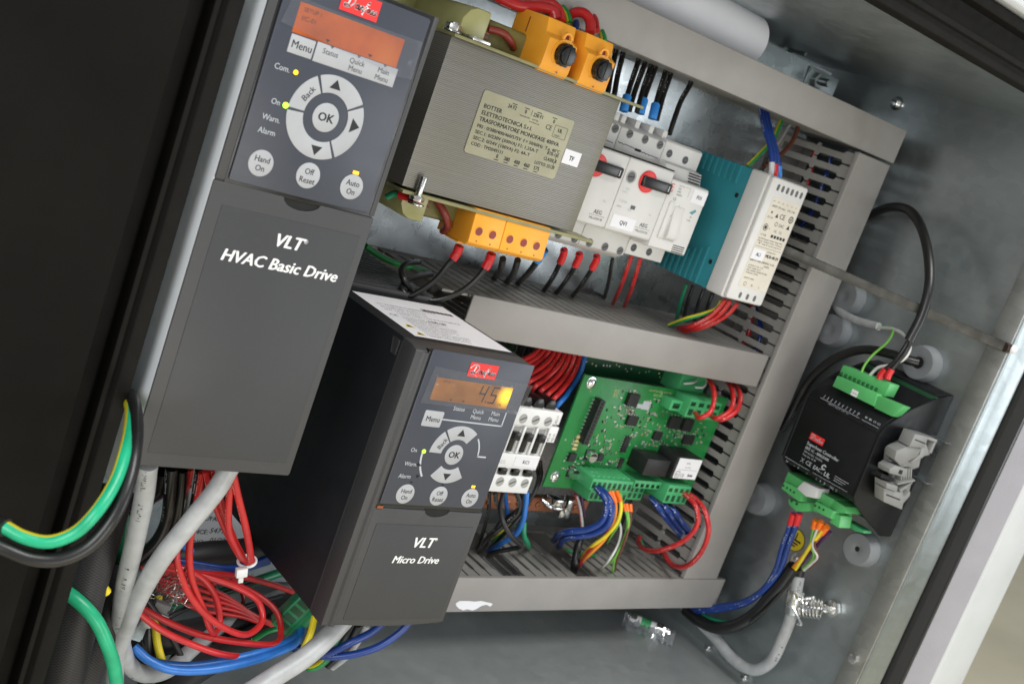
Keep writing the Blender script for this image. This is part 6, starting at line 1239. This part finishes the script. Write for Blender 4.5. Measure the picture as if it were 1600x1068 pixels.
rw('lowest red wire sweeping right under the blue pair', [(208, 950, 436), (250, 982, 432), (300, 1006, 430), (350, 1022, 432), (395, 1024, 438), (440, 1012, 446)])
for k, (x, m_) in enumerate(((288, 'ferR'), (310, 'ferR'), (325, 'ferR'))):
    wire('red_wire', [(x+6, 730, 430), (x+2, 752, 432), (x-2, 772, 436)], 2.6, 'red', ('left short red sleeve under the tall drive', 'middle short red sleeve under the tall drive', 'right short red sleeve under the tall drive')[k])
# --- black ones under the tall drive
for k, P in enumerate(([(268, 732, 425), (265, 775, 426), (260, 812, 430), (244, 844, 436), (215, 870, 444)], [(284, 734, 428), (280, 780, 430), (270, 825, 434), (250, 855, 442), (222, 876, 450)], [(314, 734, 422), (309, 770, 424), (302, 800, 428), (288, 840, 436)], [(258, 736, 438), (250, 760, 440), (230, 775, 445), (214, 800, 450)])):
    wire('black_wire', P, 2.6 if k < 3 else 4.5, 'black', ('left black wire beside the first grey cable under the tall drive', 'second black wire under the tall drive, bending left', 'black wire between red sleeves under the tall drive', 'short thick black sleeve behind the first grey cable')[k])
wire('grey_wire', [(296, 760, 432), (293, 790, 434), (286, 812, 436)], 1.2, 'grey', 'short bare grey wire between the black ones under the tall drive')
for k in range(5):
    o5 = k*7
    rw(('first','second','third','fourth','fifth')[k]+' of five thin red strands crossing behind the frayed shield', [(222+o5*0.4, 888+o5*0.9, 488-k*2), (262+o5*0.3, 900+o5*1.1, 486), (305, 908+o5*1.5, 486), (352+o5, 930+o5*1.2, 490), (398+o5*0.6, 960+o5*0.6, 492), (430, 975+o5*0.3, 490)], 1.1)
rw('thin red wire lying deep below the middle loop', [(228, 900, 500), (262, 893, 498), (300, 884, 500), (340, 892, 504), (372, 912, 508), (380, 940, 505), (360, 962, 500), (330, 985, 495)], 1.2)
rw('thin red wire curving up behind the white strap', [(300, 930, 490), (330, 915, 492), (352, 890, 496), (362, 862, 500), (360, 838, 505)], 1.2)
for k, (P, m_, nm, lab) in enumerate((
    ([(215, 1000, 480), (262, 965, 486), (310, 940, 492), (352, 925, 500), (410, 905, 515)], 'blackp', 'black_wire', 'black wire lying between the red loops, lower left'),
    ([(250, 1060, 470), (282, 1010, 478), (322, 972, 486), (372, 950, 496), (440, 930, 512)], 'blackp', 'black_wire', 'black wire beside the printed grey cable'),
    ([(200, 905, 470), (232, 940, 465), (262, 985, 462), (290, 1040, 462), (300, 1075, 462)], 'blackp', 'black_wire', 'black wire slanting down right behind the grey cables'),
    ([(300, 880, 500), (330, 905, 500), (350, 950, 500), (390, 975, 500), (430, 960, 505)], 'blackp', 'black_wire', 'black wire looping under the red loops'),
    ([(226, 860, 470), (246, 852, 468), (272, 850, 470), (300, 860, 475)], 'lblue', 'blue_wire', 'short blue wire behind the slanting grey cable'),
    ([(395, 1000, 470), (420, 985, 472), (445, 982, 470), (470, 1000, 462)], 'gy', 'green_yellow_wire', 'short green and yellow wire under the green connector'))):
    wire(nm, P, 1.5, m_, lab)
# --- blue
wire('blue_wire', [(210, 1010, 440), (232, 1030, 434), (262, 1044, 430), (310, 1047, 428), (370, 1038, 428), (425, 1022, 432), (462, 1003, 440), (472, 984, 448)], 2.1, 'lblue', 'lower bright blue wire sweeping along the bottom left', 'wire')
wire('blue_wire', [(208, 1012, 446), (236, 1032, 440), (290, 1040, 436), (360, 1030, 434), (420, 1014, 436), (456, 998, 442), (468, 986, 450)], 2.1, 'lblue', 'upper bright blue wire sweeping along the bottom left', 'wire')
for k in range(4):
    wire('blue_wire', [(270, 874+k*3, 486), (310, 880+k*3.4, 484), (352, 886+k*2.6, 482), (385, 882+k*2, 484), (420, 869+k*3, 492)], 1.4, 'blue', 'thin dark blue wire of the bunch behind the white strap', group='thin dark blue wires by the strap')
wire('blue_wire', [(452, 1006, 446), (475, 1014, 440), (508, 1020, 432), (546, 1004, 426), (582, 986, 424), (598, 972, 424)], 2.0, 'blue', 'inner blue wire curving up into the bottom of the small drive')
wire('blue_wire', [(455, 1010, 448), (480, 1020, 440), (515, 1025, 432), (555, 1021, 426), (594, 1008, 422), (628, 984, 420), (640, 970, 420)], 2.0, 'blue', 'outer blue wire curving up into the bottom of the small drive')
# --- under the small drive
for k, (P, r, m_, nm, lab) in enumerate((
    ([(492, 962, 445), (484, 992, 440), (470, 1020, 438), (450, 1044, 440), (436, 1060, 444)], 1.8, 'yellow', 'yellow_wire', 'yellow green wire hanging at the corner of the small drive'),
    ([(528, 985, 440), (520, 1010, 442), (504, 1034, 446), (484, 1042, 450), (472, 1030, 456)], 2.2, 'gy', 'green_yellow_wire', 'green and yellow loop under the small drive'),
    ([(546, 975, 432), (538, 996, 436), (524, 1018, 442), (505, 1036, 448)], 1.8, 'blackp', 'black_wire', 'first black wire under the small drive'),
    ([(560, 975, 432), (548, 998, 438), (530, 1022, 446), (512, 1040, 452)], 1.8, 'blackp', 'black_wire', 'second black wire under the small drive'),
    ([(574, 975, 432), (560, 1000, 440), (540, 1026, 448), (520, 1042, 456)], 1.8, 'grey', 'grey_wire', 'thin grey wire under the small drive'),
    ([(536, 978, 434), (526, 992, 436), (518, 1004, 440)], 3.0, 'green', 'green_wire', 'short green wire behind the third grey cable'))):
    wire(nm, P, r, m_, lab)
# --- earth arcs at the door
wire('green_yellow_cable', [(-18, 812, 345), (6, 822, 342), (36, 838, 338), (75, 846, 335), (115, 833, 333), (150, 800, 332), (180, 752, 338), (197, 700, 348), (204, 660, 366), (204, 636, 386), (196, 618, 412)], 2.2, 'gyb', 'big green and yellow earth cable arching in front of the left door', 'cable', seg=18)
wire('black_cable', [(-20, 845, 342), (10, 858, 339), (48, 872, 336), (92, 873, 334), (138, 853, 333), (178, 806, 334), (202, 748, 340), (212, 692, 350), (213, 652, 368), (209, 628, 388), (198, 612, 414)], 2.4, 'blackp', 'thick black cable arching beneath the green earth cable by the door', 'cable', seg=18)
wire('black_sleeve', [(-16, 818, 344), (-2, 819, 343), (8, 824, 341)], 3.1, 'blackp', 'black sleeve on the end of the green earth cable', 'sleeve')
wire('green_cable', [(70, 905, 425), (100, 922, 418), (125, 941, 412), (148, 966, 408), (166, 1002, 406), (179, 1044, 406), (184, 1100, 408)], 2.9, 'greenb', 'green cable running down the bottom left corner', 'cable', seg=16)
wire('green_cable', [(210, 770, 455), (199, 800, 452), (192, 840, 450), (190, 885, 452)], 4.0, 'green', 'dark green cable behind the first thick grey cable', 'cable', seg=14)
wire('green_cable', [(240, 948, 520), (300, 938, 520), (360, 920, 525), (440, 893, 535)], 2.8, 'green', 'dark green cable lying flat behind the red loops', 'cable')
# --- braided sleeves
for k, (P, r, lab) in enumerate((
    ([(175, 770, 440), (160, 820, 430), (140, 890, 424), (122, 960, 420), (104, 1030, 418), (88, 1100, 418)], 9, 'black braided sleeve going down beside the door edge'),
    ([(182, 880, 446), (178, 930, 440), (160, 980, 436), (140, 1030, 434), (122, 1090, 434)], 8, 'black braided sleeve behind the green cable, bottom left'),
    ([(222, 880, 500), (270, 874, 498), (320, 866, 498), (370, 862, 502), (430, 850, 515)], 7, 'black braided sleeve lying across the paper label'),
    ([(205, 1010, 470), (250, 1000, 476), (320, 985, 490), (400, 965, 510), (470, 940, 530)], 8, 'black braided sleeve under the printed grey cable'),
    ([(250, 1090, 450), (300, 1050, 462), (370, 1010, 480), (430, 980, 500), (480, 955, 520)], 7, 'black braided sleeve lowest, below the blue pair'))):
    wire('braided_sleeve', P, r, 'braid', lab, 'cable sleeve', seg=20)
wire('yellow_wire', [(132, 876, 436), (146, 896, 424), (156, 911, 419), (166, 925, 419)], 2.2, 'yellow', 'short yellow stub beside the braided sleeve at left')
wire('yellow_wire', [(248, 930, 470), (243, 965, 465), (246, 1005, 462), (256, 1040, 460), (266, 1066, 460)], 2.0, 'yellow', 'yellow green wire hanging behind the first grey cable')
wire('black_cable', [(232, 905, 480), (232, 960, 470), (230, 1020, 466), (226, 1075, 464)], 3.6, 'blackp', 'black cable hanging behind the first grey cable', 'cable')
wire('black_cable', [(222, 860, 480), (190, 900, 462), (172, 945, 452), (150, 990, 446)], 5.2, 'blackp', 'thick black cable held by the pale strap at left', 'cable')
# frayed shield
rr = random.Random(21); c0 = at(262, 925, 470); O = tuple(c0); mb = MB()
for k in range(60):
    a = rr.uniform(0, 6.28); r = rr.uniform(3, 10); P = []
    p = c0+Vector((rr.uniform(-9, 9), rr.uniform(-2, 9), rr.uniform(-5, 5)))
    for j in range(5): P.append(p+Vector((math.cos(a+j*0.8)*r*0.6, math.sin(a+j*1.1)*r*0.6-j*2.0, math.sin(a*3+j)*3)))
    mb.tube(P, 0.16, 4, 0, 3)
o = mb.build('frayed_shield', M['strand'], None, O); tag(o, 'frayed tinned shield strands tangled under the red wires', 'cable shield', None, 'stuff')
o_ = at(232, 975, 468); O = tuple(o_); t = thing('metal_connector', 'small silver connector shell hanging behind the first grey cable', 'connector', O)
mb = MB(); mb.frame(o_, (0.95, -0.25, 0.2), (0.2, 0.95, 0.1)); mb.box(-6, 6, -9, 9, -3, 3); mb.build('shell', M['galv'], t, O, 0.8); mb = MB(); mb.frame(o_, (0.95, -0.25, 0.2), (0.2, 0.95, 0.1)); mb.box(-4, 4, 9, 14, -2.4, 2.4); mb.build('cable_entry', M['clip'], t, O, 0.6)
# straps
p = at(386, 876, 428); O = tuple(p); t = thing('cable_tie', 'white nylon strap around the red wires under the tall drive', 'cable tie', O)
mb = MB(); n = 28; e1 = Vector((0.9, 0.25, 0)).normalized(); e2 = Vector((0.1, -0.3, 0.95)).normalized(); mb.tube([p+e1*4.2*math.cos(i*6.2832/n)+e2*3.4*math.sin(i*6.2832/n) for i in range(n+1)], 0.7, 8, 0, 1); mb.build('strap', M['tie'], t, O)
mb = MB(); mb.frame(p+Vector((-3.5, -3.5, 4)), (0.9, 0.2, 0.1), (0, 1, 0)); mb.box(-2.6, 2.6, -2.2, 2.2, -1.5, 1.5); mb.box(-1.2, 1.2, -5.5, -2, -0.6, 0.6); mb.build('lock', M['tie'], t, O, 0.4)
p = at(174, 944, 440); O = tuple(p); t = thing('cable_tie', 'pale grey strap around the thick black cable at left', 'cable tie', O)
mb = MB(); e1 = Vector((0.85, 0.4, 0.1)).normalized(); e2 = Vector((-0.1, 0.1, 0.95)).normalized(); mb.tube([p+e1*6.4*math.cos(i*6.2832/n)+e2*6.0*math.sin(i*6.2832/n) for i in range(n+1)], 1.1, 8, 0, 1); mb.build('strap', M['tie'], t, O)
# green pluggable connector hanging left of the small drive
p = at(463, 957, 455); O = tuple(p); t = thing('green_connector', 'green pluggable connector hanging at lower left of the small drive', 'connector', O)
fr_ = (p, (0.75, -0.45, 0.35), (0.35, 0.9, 0.1))
mb = MB(); mb.frame(*fr_); mb.box(-7, 3, -11, 11, -5, 5); mb.prism([(3, -11), (8, -7), (8, 3), (3, 9)], -4.5, 4.5, 'z'); b1 = mb.build('housing', mat('dark_green_plug', (0.015, 0.20, 0.075), 0.4, 0, 0.1, 70), t, O, 0.5)
mb = MB(); mb.frame(*fr_)
for k in range(4): mb.box(-5.8, 0.8, -9.5+k*5, -6+k*5, 4.8, 5.15)
mb.build('wire_entry', M['pcbd'], b1, O)
# spare fuses in a clear bag
p = atv(1018, 976, -360); O = tuple(p); t = thing('spare_fuse', 'white spare fuse with green print in a crumpled clear bag on the cabinet floor', 'fuse', O)
a, b_ = atv(984, 965, -361), atv(1042, 988, -361); d = (b_-a).normalized(); L = (b_-a).length
mb = MB(); mb.cyl(a, d, 4.8, L*0.72, 22, None, 0); mb.cyl(a+d*(L*0.28), d, 4.86, L*0.26, 22, None, 1); mb.build('fuse', [M['dev2'], M['tgreen']], t, O); mb = MB(); mb.cyl(a-d*1, d, 5.1, 6, 22); mb.build('fuse_ferrule', M['chrome'], t, O); mb = MB(); mb.cyl(a+d*L*0.68, d, 5.1, 6, 22); mb.build('fuse_ferrule', M['chrome'], t, O)
mb = MB(); nx, ny = 22, 12; rr = random.Random(4); up = Vector((0, 1, 0)); sd_ = d.cross(up).normalized(); idx = []
for i in range(nx):
    for j in range(ny):
        s_ = (i/(nx-1)-0.12)*L*1.35; q = (j/(ny-1)-0.5)*26; h = 6.5*math.exp(-(q/8)**2)+rr.uniform(-2.0, 2.0); pt = a+d*s_+sd_*q+up*(h-3.5); idx.append(mb.v(*pt))
for i in range(nx-1):
    for j in range(ny-1): mb.f([idx[i*ny+j], idx[(i+1)*ny+j], idx[(i+1)*ny+j+1], idx[i*ny+j+1]])
mb.build('clear_bag', M['bag'], t, O)
